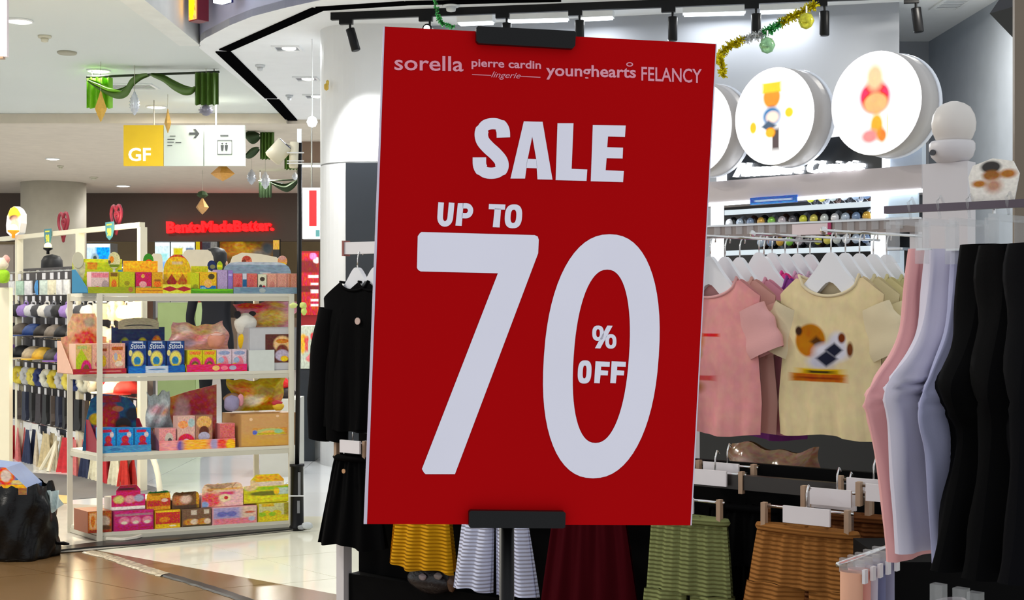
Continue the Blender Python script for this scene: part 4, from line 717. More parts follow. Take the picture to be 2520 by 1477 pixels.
def mk(kind, c):
    key = kind+str(c)
    if key in GM: return GM[key]
    m_ = MB()
    if kind == 'pack': m_.grid(lambda u, v: (.045*(2*u-1), -.012*math.sin(math.pi*u)*math.sin(math.pi*v)-.001, -.055-.10*v), 6, 6); m_.box(-.045, .045, 0, .006, -.155, -.055)
    elif kind == 'purse':
        m_.lathe([(.002, -.05), (.045, -.035), (.052, 0), (.04, .03), (.002, .045)], 12, (0, -.01, -.105)); m_.tube([(-.03, 0, -.09), (-.025, 0, -.05), (0, 0, -.035), (.025, 0, -.05), (.03, 0, -.09)], .005, 5)
    elif kind == 'cap':
        m_.lathe([(.075, 0), (.072, .03), (.055, .06), (.025, .077), (.001, .08)], 16, (0, 0, -.13)); m_.slab([(.078*math.cos(a_)-.0, -.02+.12*math.sin(a_)) for a_ in [math.pi+math.pi*k/12 for k in range(13)]], -.135, -.128)
    elif kind == 'scrunchie':
        m_.tube([(.042*math.cos(a_), .0, -.10+.042*math.sin(a_)) for a_ in [2*math.pi*k/16 for k in range(16)]], [.02+.006*(k % 2) for k in range(16)], 7, closed=True)
    elif kind == 'sock': m_.prism([(-.045, -.25), (.03, -.25), (.05, -.22), (.03, -.17), (.035, -.05), (-.03, -.05), (-.035, -.17)], -.01, .012)
    elif kind == 'dress':
        m_.grid(lambda u, v: ((.03+.07*v)*(2*u-1), -.02-.018*math.sin(u*20)*v, -.04-.30*v), 20, 6); m_.grid(lambda u, v: ((.03+.07*v)*(2*u-1), .02-.018*math.sin(u*20)*v, -.04-.30*v), 20, 6)
    GM[key] = m_.mesh(kind, pm(c), kind != 'sock' and kind != 'pack'); return GM[key]
GM = {}
tm = MB(); tm.box(-.016, .016, -.003, 0, -.05, -.006); TAGME = tm.mesh('hang_tag', TAGW)
hm_ = MB(); hm_.tube([(0, 0, 0), (0, -.004, .008), (0, .01, .01), (0, .012, -.002)], .002, 5); HKME = hm_.mesh('hook', CHROME)
KN = {'pack': ('accessory_pack', 'hanging pack', 'accessory'), 'purse': ('coin_purse', 'hanging purse', 'purse'), 'cap': ('baseball_cap', 'cap', 'cap'), 'scrunchie': ('hair_scrunchie', 'hair scrunchie', 'hair tie'), 'sock': ('sock_pair', 'pair of socks', 'socks'), 'dress': ('doll_dress', 'little dress', 'dress')}
def cname(c):
    names = {'white': (225, 225, 225), 'black': (24, 24, 28), 'navy': (28, 40, 80), 'blue': (70, 140, 210), 'mint': (170, 205, 185), 'cream': (226, 214, 180), 'yellow': (226, 190, 50), 'purple': (130, 90, 170), 'brown': (90, 62, 46), 'red': (206, 50, 60), 'pink': (226, 150, 160), 'grey': (120, 122, 128), 'gold': (240, 180, 60), 'beige': (196, 176, 150), 'silver': (180, 180, 190), 'green': (120, 150, 60), 'orange': (236, 96, 30)}
    return min(names, key=lambda k: sum((a_-b_)**2 for a_, b_ in zip(names[k], c)))
rp = random.Random(5)
ROWS = [('pack', [(225, 228, 230), (176, 206, 186), (226, 226, 236), (70, 150, 220), (200, 214, 206), (226, 216, 190), (236, 236, 240)]), ('purse', [(120, 122, 132), (30, 30, 34), (150, 120, 190), (200, 200, 206), (60, 60, 66), (214, 210, 204)]), ('cap', [(26, 26, 30), (90, 80, 70), (34, 62, 120), (40, 34, 32), (120, 110, 100)]),
        ('cap', [(130, 90, 170), (22, 22, 26), (200, 180, 150), (240, 180, 60), (90, 86, 84)]), ('scrunchie', [(206, 206, 190), (226, 200, 60), (190, 190, 190), (226, 206, 90), (34, 50, 110)]), ('sock', [(24, 26, 30), (70, 60, 56), (28, 36, 60), (20, 22, 26), (50, 44, 50)]), ('dress', [(206, 50, 60), (216, 120, 120), (40, 50, 84), (214, 200, 176), (206, 190, 150), (196, 186, 160)])]
WARMP = [(240, 206, 130), (236, 226, 196), (206, 50, 40), (240, 180, 60), (230, 214, 190), (190, 40, 50), (226, 200, 160)]
ORD = ['first', 'second', 'third', 'fourth', 'fifth', 'sixth', 'seventh', 'eighth', 'ninth', 'tenth', 'eleventh', 'twelfth', 'thirteenth', 'fourteenth', 'fifteenth', 'sixteenth', 'seventeenth', 'eighteenth', 'nineteenth', 'twentieth', 'twenty-first', 'twenty-second', 'twenty-third', 'twenty-fourth']
RN = ['top', 'second', 'third', 'fourth', 'fifth', 'sixth', 'bottom']
for ri, (kind, pal) in enumerate(ROWS):
    px = 34.0; k = 0
    while px < 340:
        kk, pl = kind, pal
        if px > 232: pl = WARMP; kk = rp.choice(['purse', 'pack', 'scrunchie', 'cap']) if ri < 5 else kind
        c = pl[k % len(pl)] if px <= 232 else rp.choice(pl); q = K.at(px)[0]; w_ = K.w(q, -.018, rowz[ri]-.008)
        nm, word, cat = KN[kk]; t = thing(nm, '%s %s, %s from the left on the %s rail of the accessory rack' % (cname(c), word, ORD[k], RN[ri]), cat, w_, K.a+rp.uniform(-.3, .3), 'goods on the accessory rack')
        t.scale = (1.3, 1.3, 1.15); inst(HKME, 'hook', t, (0, .004, .004)); inst(TAGME, 'hang_tag', t); o = inst(mk(kk, c), {'pack': 'pouch', 'cap': 'crown', 'scrunchie': 'fabric_ring', 'sock': 'sock', 'dress': 'skirt', 'purse': 'purse_body'}[kk], t)
        px += {'pack': 19, 'purse': 18, 'cap': 27, 'scrunchie': 18, 'sock': 17, 'dress': 24}[kk]*rp.uniform(.9, 1.1); k += 1
# lamp tube on the rack post, lamp globes, badges and hearts along the top bar
w_ = K.w(K.at(351)[0], -.06, K.at(351, 788)[2]); t = thing('post_lamp', 'glowing warm white tube lamp on the rack post under the top shelf', 'lamp', w_, K.a); MB().box(-.045, .045, -.03, .03, 0, .125).build('tube', WARM, t); MB().box(-.05, .05, .03, .04, -.01, .135).build('holder', CRM, t)
lamp('post_lamp_light', 'POINT', (0, -.1, .06), 14, (1, .82, .5), .05, parent=t)
lamp('rack_lamp_light', 'POINT', K.w(K.at(330)[0], -.25, 1.72), 16, (1, .84, .55), .05); lamp('rack_lamp_light', 'POINT', K.w(K.at(300)[0], -.35, .80), 8, (1, .8, .5), .05)
def globe(label, px, py, r, d=0.0):
    q = K.at(px, py, -.05); w_ = K.w(q[0], -.05, q[2]); t = thing('bulb_lamp', label, 'lamp', w_, K.a); R_ = r/FPX*w_.y
    MB().lathe([(.002, R_*1.0), (R_*.6, R_*.8), (R_*.95, R_*.3), (R_, 0), (R_*.8, -R_*.6), (R_*.4, -R_*.95), (.002, -R_)], 16).build('bulb', WARM, t, True); MB().lathe([(R_*1.25, 0), (R_*1.25, -.012), (R_*.4, -R_*.9), (.012, -R_*1.8)], 16, (0, 0, -R_*.4)).build('socket', M('lamp_orange', (240, 150, 30), .5, emit=.5) if d == 0 else BLACK, t, True)
globe('orange lamp glowing at the left end of the rack bar', 33, 562, 11); globe('yellow lamp under the first teal badge', 118, 606, 9, 1)
def badge(label, px, py, r):
    q = K.at(px, py, -.03); w_ = K.w(q[0], -.03, q[2]); t = thing('price_badge', label, 'price tag', w_, K.a, 'teal price badges'); R_ = r/FPX*w_.y*1.35
    MB().prism([(-R_, R_*.85), (-R_*.96, -.1*R_), (-R_*.7, -.65*R_), (0, -R_), (R_*.7, -.65*R_), (R_*.96, -.1*R_), (R_, R_*.85)], -.004, .002).build('badge', M('badge_teal', (70, 134, 146), .5), t)
    m_ = MB(); text_into(m_, '90', [(-R_*.5, R_*.25), (R_*.55, R_*.25), (R_*.5, -R_*.6), (-R_*.5, -R_*.6)], -.006, .002, bold=.03); m_.box(-R_*.6, R_*.6, -.006, -.004, R_*.5, R_*.65); m_.build('figures', M('badge_yel', (226, 226, 70), .5), t)
badge('teal price badge on the rack bar at the pillar', 118, 583, 17); badge('teal price badge on the rack bar before the brown wall', 270, 567, 18)
def heart(label, px, py, rw, rh):
    q = K.at(px, py, .03); w_ = K.w(q[0], .03, q[2]); t = thing('heart_ornament', label, 'ornament', w_, K.a, 'wire hearts on the rack bar'); s_ = w_.y/FPX; red = M('heart_red', (140, 26, 50), .5)
    def hp(k, sc): return [(rw*s_*sc*2.1*(math.sin(a_)**3), 0, rh*s_*sc*(13*math.cos(a_)-5*math.cos(2*a_)-2*math.cos(3*a_)-math.cos(4*a_)+3)/15) for a_ in [2*math.pi*i/28 for i in range(28)]]
    MB().tube(hp(0, 1.0), .012, 6, closed=True).build('outer_heart', red, t, True); o = MB().tube(hp(0, .35), .012, 6, closed=True).build('inner_heart', red, t, True); o.location = (rw*s_*.3, 0, rh*s_*.2); MB().tube([(0, 0, rh*s_*1.0), (0, 0, rh*s_*.5)], .003, 5).build('cord', red, t)
heart('dark red wire heart in front of the far pillar', 156, 560, 15, 36); heart('dark red wire heart in front of the brown wall', 286, 542, 15, 36)
q = K.at(33, 575, .04); w_ = K.w(q[0], .04, zt); t = thing('light_box_sign', 'white shaped light box with a yellow top at the left end of the rack', 'sign', w_, K.a)
s_ = w_.y/FPX; MB().prism([(s_*x*1.9, s_*y) for x, y in ((-28, 30), (-26, 12), (-12, 2), (8, 0), (22, 8), (27, 30), (27, 52), (16, 66), (2, 74), (-12, 70), (-24, 52))], 0, .05, 0, 1).build('face', [WHITE, PM('lb_y', (236, 226, 224), [('e', .62, .80, .5, .2, (250, 196, 10)), ('e', .5, .62, .3, .1, (90, 60, 44)), ('e', .6, .35, .34, .28, (236, 190, 170))], emit=1.0, soft=.3, detail=.2)], t); MB().box(-.02, .02, .01, .04, -.0, .06).build('bracket', CRM, t)
# near cream rack end at the left edge
p = W(16, 0, 8.5); t = thing('rack_frame', 'near cream rack frame cut by the left picture edge', 'rack', (p.x, 8.5, 0), 0); zc_ = W(0, 708, 8.5).z
MB().box(-.03, .028, -.03, .03, 0, zc_).build('post', CRM, t); MB().box(-.5, -.03, -.03, .03, zc_-.055, zc_).build('top_bar', CRM, t); MB().box(-.5, -.44, -.03, .03, 0, zc_-.055).build('post', CRM, t); MB().prism([(-.2, 0), (.14, 0), (.04, .05), (-.06, .05)], -.08, .08).build('foot', CRM, t)
# flower-like plush on the near rack
blob('plush_toy', 'cream and green plush flower hanging at the left picture edge', 'plush toy', [('leaf', 8, 680, 16, 18, .02, (150, 200, 30), .8), ('petal', 6, 650, 14, 16, .02, (226, 214, 190), .8), ('petal', 14, 640, 10, 12, .03, (222, 160, 150), .8)], 0, fr=Fr(W(16, 0, 8.45).x, 8.4, 0), z0=W(0, 700, 8.4).z)
# ---- floor coverings
def flat(name, label, cat, pts, z, mat, th=.003):
    P = [onz(px, py, 0) for px, py in pts]; c = P[0]; m_ = MB(); m_.slab([(p.x-c.x, p.y-c.y) for p in P], 0, th)
    o = m_.build(name, mat, loc=(c.x, c.y, z)); return tag(o, label, cat)
flat('floor_mat', 'dark grey carpet under the accessory rack', 'carpet', [(-80, 1222), (180, 1230), (420, 1212), (300, 1176), (60, 1164), (-80, 1160)], .0005, M('carpet_grey', (104, 104, 106), .9, bump=.3, bscale=200))
flat('plastic_sheet', 'wrinkled grey plastic sheet on the floor round the shelf unit', 'plastic sheet', [(-80, 1379), (215, 1357), (765, 1303), (722, 1266), (170, 1243), (-80, 1238)], .004, M('sheet_grey', (186, 180, 168), .3, bump=.6, bscale=7, var=.12, vscale=5))
flat('cardboard_sheet', 'tan cardboard sheet behind the black rubbish bag', 'cardboard', [(40, 1240), (175, 1243), (172, 1224), (60, 1216)], .008, M('sheet_tan', (206, 172, 112), .7))
flat('mat_and_shadow', 'black mat with painted shadow along the front of the shelf unit', 'floor strip', [(70, 1368), (235, 1352), (330, 1346), (765, 1303), (718, 1296), (330, 1332), (235, 1341), (80, 1362)], .008, M('mat_shadow_black', (14, 15, 16), .35), .008)  # one black shape for the mat and the shelf's painted shadow
def strap(name, label, pts, w, mat, z=.001, th=.006):
    P = smoothpts([tuple(onz(px, py, 0))[:2] for px, py in pts], 6); c = P[0]; m_ = MB(); n_ = len(P); A = []; B = []; r = random.Random(3)
    for i in range(n_):
        a_, b_ = P[max(i-1, 0)], P[min(i+1, n_-1)]; dx, dy = b_[0]-a_[0], b_[1]-a_[1]; l = math.hypot(dx, dy); j = w/2*(1+r.uniform(-.15, .15))
        A.append((P[i][0]-dy/l*j-c[0], P[i][1]+dx/l*j-c[1])); B.append((P[i][0]+dy/l*j-c[0], P[i][1]-dx/l*j-c[1]))
    vs = [(p[0], p[1], 0) for p in A+B]+[(p[0]*.0+(A[i % n_][0]+B[i % n_][0])/2+(p[0]-(A[i % n_][0]+B[i % n_][0])/2)*.7, (A[i % n_][1]+B[i % n_][1])/2+(p[1]-(A[i % n_][1]+B[i % n_][1])/2)*.7, th) for i, p in enumerate(A+B)]
    N2 = 2*n_; fs = []
    for i in range(n_-1): fs += [(N2+n_+i, N2+n_+i+1, N2+i+1, N2+i), (n_+i, n_+i+1, N2+n_+i+1, N2+n_+i), (i+1, i, N2+i, N2+i+1)]
    m_.add(vs, fs); return tag(m_.build(name, mat, loc=(c[0], c[1], z)), label, 'floor cable')
strap('taped_cable', 'crinkled clear tape over a cable on the brown floor', [(216, 1359), (270, 1372), (330, 1392), (372, 1406), (410, 1417)], .075, M('clear_tape', (176, 164, 140), .08, bump=1.0, bscale=40, var=.45, vscale=45))
strap('floor_cable', 'black cable cover running across the brown floor', [(408, 1416), (470, 1434), (540, 1456), (620, 1484), (700, 1515)], .06, M('cable_black', (28, 29, 31), .4))
strap('floor_cable', 'thin white cable lying before the shelf unit', [(262, 1336), (300, 1338), (335, 1333), (350, 1328)], .018, M('cable_white', (220, 214, 200), .4), z=.018, th=.012)
strap('floor_cable', 'second thin white cable under the middle of the shelf unit', [(530, 1316), (570, 1313), (607, 1306)], .016, M('cable_white', (220, 214, 200), .4), z=.018, th=.010)
# ---- black rubbish bag with a toy box resting in it
pb = onz(8, 1386, 0); T = thing('rubbish_bag', 'big black rubbish bag on the floor at the left edge', 'rubbish bag', (pb.x, pb.y+.18, 0), 0)
def fbag(u, v):
    a_ = 2*math.pi*u; r_ = .20*(1-.25*(v-.35)**2-.35*max(0, v-.75))*(1+.07*math.sin(5*a_+6*v)+.05*math.sin(11*a_-9*v)); r_ *= (.0 if v <= 0 else 1)
    return (r_*math.cos(a_)*1.0, r_*math.sin(a_)*.85, .37*max(0, (v-.04)/.96)+.012*math.sin(7*a_)*v)
MB().grid(fbag, 48, 24).build('bag_body', M('bag_black', (6, 6, 7), .28, bump=.5, bscale=16, var=0, spec=.3), T, True)
MB().tube([(.19, -.02, .07), (.25, -.03, .075), (.27, -.02, .065), (.24, 0, .06), (.19, .02, .062)], .006, 6).build('handle_loop', BLACK, T, True)
MB().grid(lambda u, v: (.16+.06*u+.02*v, -.02+.02*math.sin(9*u+5*v), .335-.12*v*(1-.4*u)), 8, 8).build('blue_sheet', M('pale_film', (196, 214, 216), .3), T, True)
d_ = pb.y+.05; a, b = W(-70, 1218, d_), W(66, 1150, d_)
t = thing('toy_carton', 'blue and orange carton sticking out of the rubbish bag', 'carton', (a.x, d_, a.z), math.radians(0)); wd, ht = b.x-a.x, b.z-a.z
MB().prism([(0, 0), (wd, 0), (wd, ht*.25), (wd*.62, ht*.98), (wd*.1, ht*1.1), (0, ht)], 0, .22, 0, 1).build('carton', [card_mat((96, 122, 170)), PM('bagbox', (96, 120, 166), [('r', .5, .12, .6, .14, (150, 110, 80)), ('r', .8, .28, .3, .06, (240, 180, 70)), ('e', .62, .62, .16, .3, (236, 110, 60)), ('e', .62, .62, .1, .2, (216, 200, 190)), ('r', .85, .42, .12, .06, (220, 200, 140))], soft=.2)], t)
# ---- black light pole with two spot heads
D3 = 7.72; p = W(731, 1300, D3); T = thing('light_pole', 'black light pole with two cream spot heads at the end of the shelf unit', 'lamp post', (p.x, D3, 0), 0)
zb_ = W(0, 1142, D3).z; MB().lathe([(.044, 0), (.044, .02), (.038, .03), (.036, zb_-.015), (.042, zb_-.013), (.042, zb_), (.012, zb_)], 20).build('base_tube', BLACK, T, True)
for xx, z0, z1 in ((.018, .20, .33), (.014, .10, .17)): MB().box(xx-.007, xx+.007, -.040, -.034, z0, z1).build('slot', M('slot_grey', (120, 122, 126), .4), T)
zt_ = W(0, 350, D3).z; MB().tube([(0, 0, zb_), (.012, 0, 1.3), (.016, 0, zt_)], .013, 10).build('pole', BLACK, T, True)
def lead(x): return x/FPX*D3
c0 = W(668, 393, D3)-Vector((p.x, D3, 0)); c1 = W(704, 354, D3)-Vector((p.x, D3, 0))
o = MB().tube([c0, c0+(c1-c0)*.06, c0+(c1-c0)*.97], [.040, .052, .052], 18).build('spot_head', CRM, T, True); MB().tube([c0+(c1-c0)*.97, c1], [.046, .046], 18).build('lens', M('lens_blue', (60, 64, 110), .2), o)
c2, c3 = W(723, 414, D3)-Vector((p.x, D3, 0)), W(726, 350, D3)-Vector((p.x, D3, 0)); MB().tube([c2, c2+(c3-c2)*.05, c3], [.022, .028, .028], 14).build('spot_head', CRM, T, True); MB().tube([c1, c3+Vector((0, 0, -.03)), (.016, 0, zt_-.06)], .008, 6).build('bracket', CRM, T)
for y_ in (378, 398, 404, 1218): z_ = W(0, y_, D3).z; MB().box(-.05 if y_ < 1000 else -.04, .045 if y_ < 1000 else .045, -.045, -.038, z_-.003, z_+.003).build('cable_tie', WHITE, T)
z0_, z1_ = W(0, 352, D3).z, W(0, 318, D3).z; MB().box(.003, .028, -.02, -.015, z0_, z1_).build('paper_tag', M('tag_paper', (236, 240, 246), .5, emit=.3), T)
blob('ribbon_bow', 'pale yellow green ribbon bow tied to the light pole', 'ribbon', [('loop', 722, 752, 10, 7, 0, (214, 226, 140), .5), ('loop', 746, 752, 9, 8, 0, (206, 222, 120), .5), ('tail', 748, 766, 7, 10, 0, (200, 220, 110), .5)], 0, fr=Fr(p.x, D3-.06, 0), z0=W(0, 775, D3).z)
blob('plastic_wrap', 'crumpled clear plastic at the foot of the light pole', 'plastic wrap', [('crumple', 756, 1294, 14, 9, 0, (190, 196, 200), .1), ('crumple', 742, 1298, 10, 6, 0, (150, 154, 158), .1)], 3, fr=Fr(p.x, D3-.06, 0), z0=0.0)
# ---- people behind the shelves
def person(label, px, d, h, shirt, trousers, rz):
    s_ = h/1.72; p = W(px, 0, d); T = thing('person', label, 'person', (p.x, d, 0), rz)
    J = {'pel': (0, 0, .95), 'chest': (0, .0, 1.25), 'neckb': (0, .01, 1.42), 'neck': (0, 0, 1.50), 'head': (0, -.02, 1.58), 'top': (0, -.02, 1.68)}
    vs = []; ed = []; rad = []
    def V(co, r): vs.append(Vector(co)*s_); rad.append((r[0]*s_, r[1]*s_) if isinstance(r, tuple) else (r*s_, r*s_)); return len(vs)-1
    a0 = V((0, 0, .95), (.155, .11)); a1 = V((0, .0, 1.12), (.14, .10)); a2 = V((0, 0, 1.32), (.165, .105)); a3 = V((0, 0, 1.43), (.10, .07)); a4 = V((0, 0, 1.50), .055); a5 = V((0, -.015, 1.585), (.075, .09)); a6 = V((0, -.01, 1.67), (.06, .075))
    ed += [(a0, a1), (a1, a2), (a2, a3), (a3, a4), (a4, a5), (a5, a6)]
    for sg in (-1, 1):
        b0 = V((sg*.19, 0, 1.37), .055); b1 = V((sg*.24, .01, 1.12), .042); b2 = V((sg*.22, -.10, .92), .034); b3 = V((sg*.20, -.17, .86), .03); ed += [(a2, b0), (b0, b1), (b1, b2), (b2, b3)]
        for k in range(4): f0 = V((sg*(.17+.022*k), -.22, .845-.004*k), .010); f1 = V((sg*(.168+.022*k), -.265+.006*abs(k-1), .815), .008); ed += [(b3, f0), (f0, f1)]
        f0 = V((sg*.165, -.19, .87), .010); f1 = V((sg*.145, -.225, .865), .009); ed += [(b3, f0), (f0, f1)]
        c0 = V((sg*.09, 0, .86), .085); c1 = V((sg*.10, -.01, .50), .058); c2 = V((sg*.10, .02, .09), .042); c3 = V((sg*.11, -.10, .035), .035); ed += [(a0, c0), (c0, c1), (c1, c2), (c2, c3)]
    me = bpy.data.meshes.new('body'); me.from_pydata(vs, ed, []); o = bpy.data.objects.new('body', me); COL.objects.link(o)
    md = o.modifiers.new('skin', 'SKIN'); md.use_smooth_shade = True
    for i, sv in enumerate(me.skin_vertices[0].data): sv.radius = rad[i]; sv.use_root = (i == 0)
    o.modifiers.new('sub', 'SUBSURF').levels = 1
    dg = bpy.context.evaluated_depsgraph_get(); dg.update(); nm = bpy.data.meshes.new_from_object(o.evaluated_get(dg)); bpy.data.objects.remove(o)
    sk = M('skin', (206, 160, 130), .5, var=.03); nm.materials.clear()
    for m_ in (M('shirt_%d_%d_%d' % shirt, shirt, .8), M('trousers_%d_%d_%d' % trousers, trousers, .8), sk, BLACK): nm.materials.append(m_)
    for f in nm.polygons:
        z = f.center.z/s_; x = abs(f.center.x)/s_; f.use_smooth = True
        f.material_index = 2 if z > 1.47 else (2 if (f.center.y/s_ < -.13 and z > .7 and z < .92) else (3 if z < .07 else (1 if (z < .93 and x < .19) else 0)))
    b_ = inst(nm, 'body', T)
    MB().lathe([(.088*s_, -.10*s_), (.098*s_, 0), (.095*s_, .06*s_), (.07*s_, .10*s_), (.002, .118*s_)], 18, (0, .012*s_, 1.625*s_)).build('hair', M('hair_black', (18, 16, 18), .5), T, True)
    fa = MB(); fa.lathe([(.016, 0), (.012, -.022), (.002, -.03)], 8, (0, -.085*s_, 1.59*s_), axis='y'); fa.build('nose', sk, T, True)
    for sg in (-1, 1): MB().lathe([(.012, 0), (.009, -.006), (.001, -.008)], 8, (sg*.032*s_, -.088*s_, 1.615*s_), axis='y').build('eye', M('eye_dark', (40, 28, 24), .3), T, True); MB().lathe([(.02, -.01), (.026, 0), (.02, .01)], 8, (sg*.088*s_, 0, 1.60*s_), axis='x').build('ear', sk, T, True)
    MB().box(-.022*s_, .022*s_, -.098*s_, -.088*s_, 1.545*s_, 1.553*s_).build('mouth', M('lip', (150, 80, 76), .5), T)
person('person in black standing with their back turned behind the toy shelf', 532, 11.9, 1.74, (20, 22, 32), (18, 20, 26), math.radians(170))
person('person with black hair behind the accessory rack at the far left', 130, 12.6, 1.70, (60, 62, 70), (40, 42, 50), math.radians(160))
farbox('kiosk_counter', 'pale green counter seen between top and second shelf', 'counter', 388, 482, 745, 1060, 12.6, .5, M('pale_green', (160, 180, 120), .6), M('pale_green_f', (166, 186, 124), .6), zfloor=0)
a, b = W(700, 940, 10.4), W(648, 990, 10.4)
blob('waste_bowl', 'red bowl with a dark base behind the third shelf', 'bowl', [('bowl', 690, 944, 24, 16, 0, (220, 14, 20), .3), ('base', 700, 968, 28, 16, 0, (46, 36, 38), .4)], 0, fr=Fr(W(690, 0, 10.2).x, 10.2, 0), z0=W(0, 984, 10.2).z)
farbox('low_cabinet', 'white low cabinet carrying the red bowl', 'cabinet', 640, 728, 984, 1085, 10.05, .4, M('cab_w', (206, 206, 196), .5), M('cab_wf', (214, 214, 204), .5), zfloor=0)
# ================================================================= RIGHT: CLOTHES RACKS, WATCH STAND, DISC SIGNS
RA = math.radians(-36.5); R = Fr(-.52, 4.6, RA)
RWH = M('rack_white', (228, 224, 226), .4, var=.02); RGREY = M('rack_grey', (196, 190, 192), .45, var=.03); RAILM = M('rail_metal', (150, 138, 132), .25, .6, var=.05)
HANG = M('hanger_white', (232, 232, 236), .35, var=.02); CLEAR = M('clear_plastic', (226, 228, 230), .12, alpha=.22, var=0); WOODC = M('clip_wood', (176, 146, 120), .5)
UZ, LZ = 1.475, .80
def fab(name, c, **kw): return M('fabric_'+name, c, .85, bump=.04, bscale=260, var=.02, vscale=9, spec=.05 if sum(c) < 60 else .2, **kw)
# --- fixture carrying the clothes
FX = thing('clothes_fixture', 'long white clothes fixture with upper and lower rails behind the sale sign', 'clothes rack', (R.x0, R.y0, 0), RA)
qR = R.at(2100)[0]
qU = R.at(1690)[0]; MB().box(-.05, qU, -.012, .012, UZ-.020, UZ+.020).build('upper_rail', RWH, FX); MB().box(-.05, qR+.05, -.012, .012, LZ-.02, LZ+.02).build('lower_rail', M('rail_dark_metal', (60, 56, 54), .3, .5), FX)
MB().box(-.058, -.05, -.016, .016, UZ-.026, UZ+.026).build('rail_end_cap', M('cap_red', (150, 90, 84), .5), FX)
q0 = R.at(848, 1400, .05)[0]
MB().box(q0-.02, q0+.015, .03, .07, 0, .62).build('end_post', RWH, FX)
MB().box(q0+.02, qR+.1, .05, .45, 0, .36).build('plinth', M('plinth_black', (4, 4, 5), .7, spec=.1), FX); MB().box(q0+.02, qR+.10, .10, .12, .36, .84).build('back_panel', M('added_back_black', (5, 5, 6), .8, spec=.1), FX)  # back panel is added to keep the gaps between the clothes dark
for q in (.5, 1.1):
    MB().box(q-.02, q+.02, .26, .30, .36, UZ+.02).build('upright', RWH, FX)
    MB().box(q-.012, q+.012, .012, .26, UZ-.012, UZ+.012).build('rail_arm', RAILM, FX); MB().box(q-.012, q+.012, .02, .10, LZ-.012, LZ+.012).build('rail_arm', RAILM, FX)
# --- garment builders (local: x across, y depth, z down from hook at 0)
def hanger_mesh(hw=.142, drop=.125):
    top = smoothpts([(-hw, -drop), (-hw*.72, -drop*.76), (-hw*.34, -drop*.30), (-hw*.12, .004), (0, .014), (hw*.12, .004), (hw*.34, -drop*.30), (hw*.72, -drop*.76), (hw, -drop)], 4)
    bot = smoothpts([(hw, -drop-.022), (hw*.72, -drop*1.08), (hw*.34, -drop*.86), (0, -drop*.56), (-hw*.34, -drop*.86), (-hw*.72, -drop*1.08), (-hw, -drop-.022)], 4)
    return MB().prism([(p[0], p[1]-.075) for p in (top+bot)][::-1], -.009, .009).mesh('hanger', HANG)
def hook_mesh(): return MB().tube([(0, 0, -.065), (0, 0, -.03), (0, .006, -.01), (.0, .02, .004), (0, .028, -.006), (0, .026, -.018)], .0022, 6).mesh('hook', CHROME, True)
HGM, HKM = hanger_mesh(), hook_mesh()
def tee_mesh(hw, ln, mat, seed=0, sleeve=.145, long=False, printm=None, thick=.022, neck=.07, zs=-.132, nk=.58):
    r = random.Random(seed); ph = [r.uniform(0, 6) for _ in range(4)]
    def top(s, dip):
        a_ = abs(s)
        if a_ < nk: return zs+.006-dip*max(0, 1-(a_/nk)**2)**.5
        return zs+.006-(a_-nk)/(1-nk)*.055
    def sheet(sgn, dip):
        def fn(u, v):
            s = 2*u-1; z0 = top(s, dip); z1 = zs-ln+.006*math.sin(9*u+ph[0]); w = hw*(1-.06*math.sin(math.pi*min(1, v*1.3))+.03*v)
            b = thick*max(0, 1-s*s)**.5*min(1, .62+1.6*v)+.002+.007*math.sin(10*s+2.5*v+ph[1])*v*(1-s*s)+.004*math.sin(23*s+ph[2])*v*v
            return (w*s+.006*math.sin(6*v+ph[3])*v, sgn*b, z0+(z1-z0)*v)
        return fn
    m_ = MB(); m_.grid(sheet(-1, neck), 28, 22, 0); m_.u = [[(.5+m_.v[k][0]/(2*hw), (m_.v[k][2]-zs+ln)/ln) for k in f] for f in m_.f]; m_.grid(sheet(1, neck*.35), 28, 22, 1 if printm else 0)
    # collar
    out = []
    def cpt(s, dip, sgn): return (hw*s, sgn*(thick*max(0, 1-s*s)**.5*.62+.002), top(s, dip))
    cps = [cpt(-nk+2*nk*i/16, neck, -1) for i in range(17)]+[cpt(nk-2*nk*i/16, neck*.35, 1) for i in range(1, 16)]
    m_.tube(cps, .005, 6, 1 if printm else 0, closed=True)
    me = m_.mesh('shirt_body', [printm, mat] if printm else [mat], True); sl = []
    for sg in (-1, 1):
        g = MB(); L0 = ln*.92 if long else sleeve; st = Vector((sg*hw*.80, 0, zs-.085)); dr = Vector((sg*(.12 if long else .42), 0, -1)).normalized(); n_ = 10
        def fn(u, v, st=st, dr=dr, L0=L0, sg=sg):
            a_ = 2*math.pi*u; c_ = st+dr*L0*v+Vector((sg*(.02*math.sin(math.pi*v) if long else 0), 0, 0)); nx = Vector((dr.z, 0, -dr.x))
            rr = (.050+.018*min(1, v*2.2) if not long else .050+.008*min(1, v*4)-.012*v)*(1+.06*math.sin(5*v*3+ph[1])); return tuple(c_+nx*rr*math.cos(a_)+Vector((0, thick*.95*math.sin(a_)*(1+.1*math.sin(9*v)), 0)))
        g.grid(fn, 16, n_); sl.append(g.mesh('sleeve', mat, True))
    return me, sl
def hang_tee(label, cat, name, w_, rz, data, group, hanger=True):
    T = thing(name, label, cat, w_, rz, group)
    inst(data[0], 'shirt_body', T)
    for m_ in data[1]: inst(m_, 'sleeve', T)
    if hanger:
        H = thing('clothes_hanger', 'white hanger of the '+label, 'hanger', w_, rz, 'white hangers'); inst(HGM, 'hanger_arm', H); inst(HKM, 'hook', H)
    return T
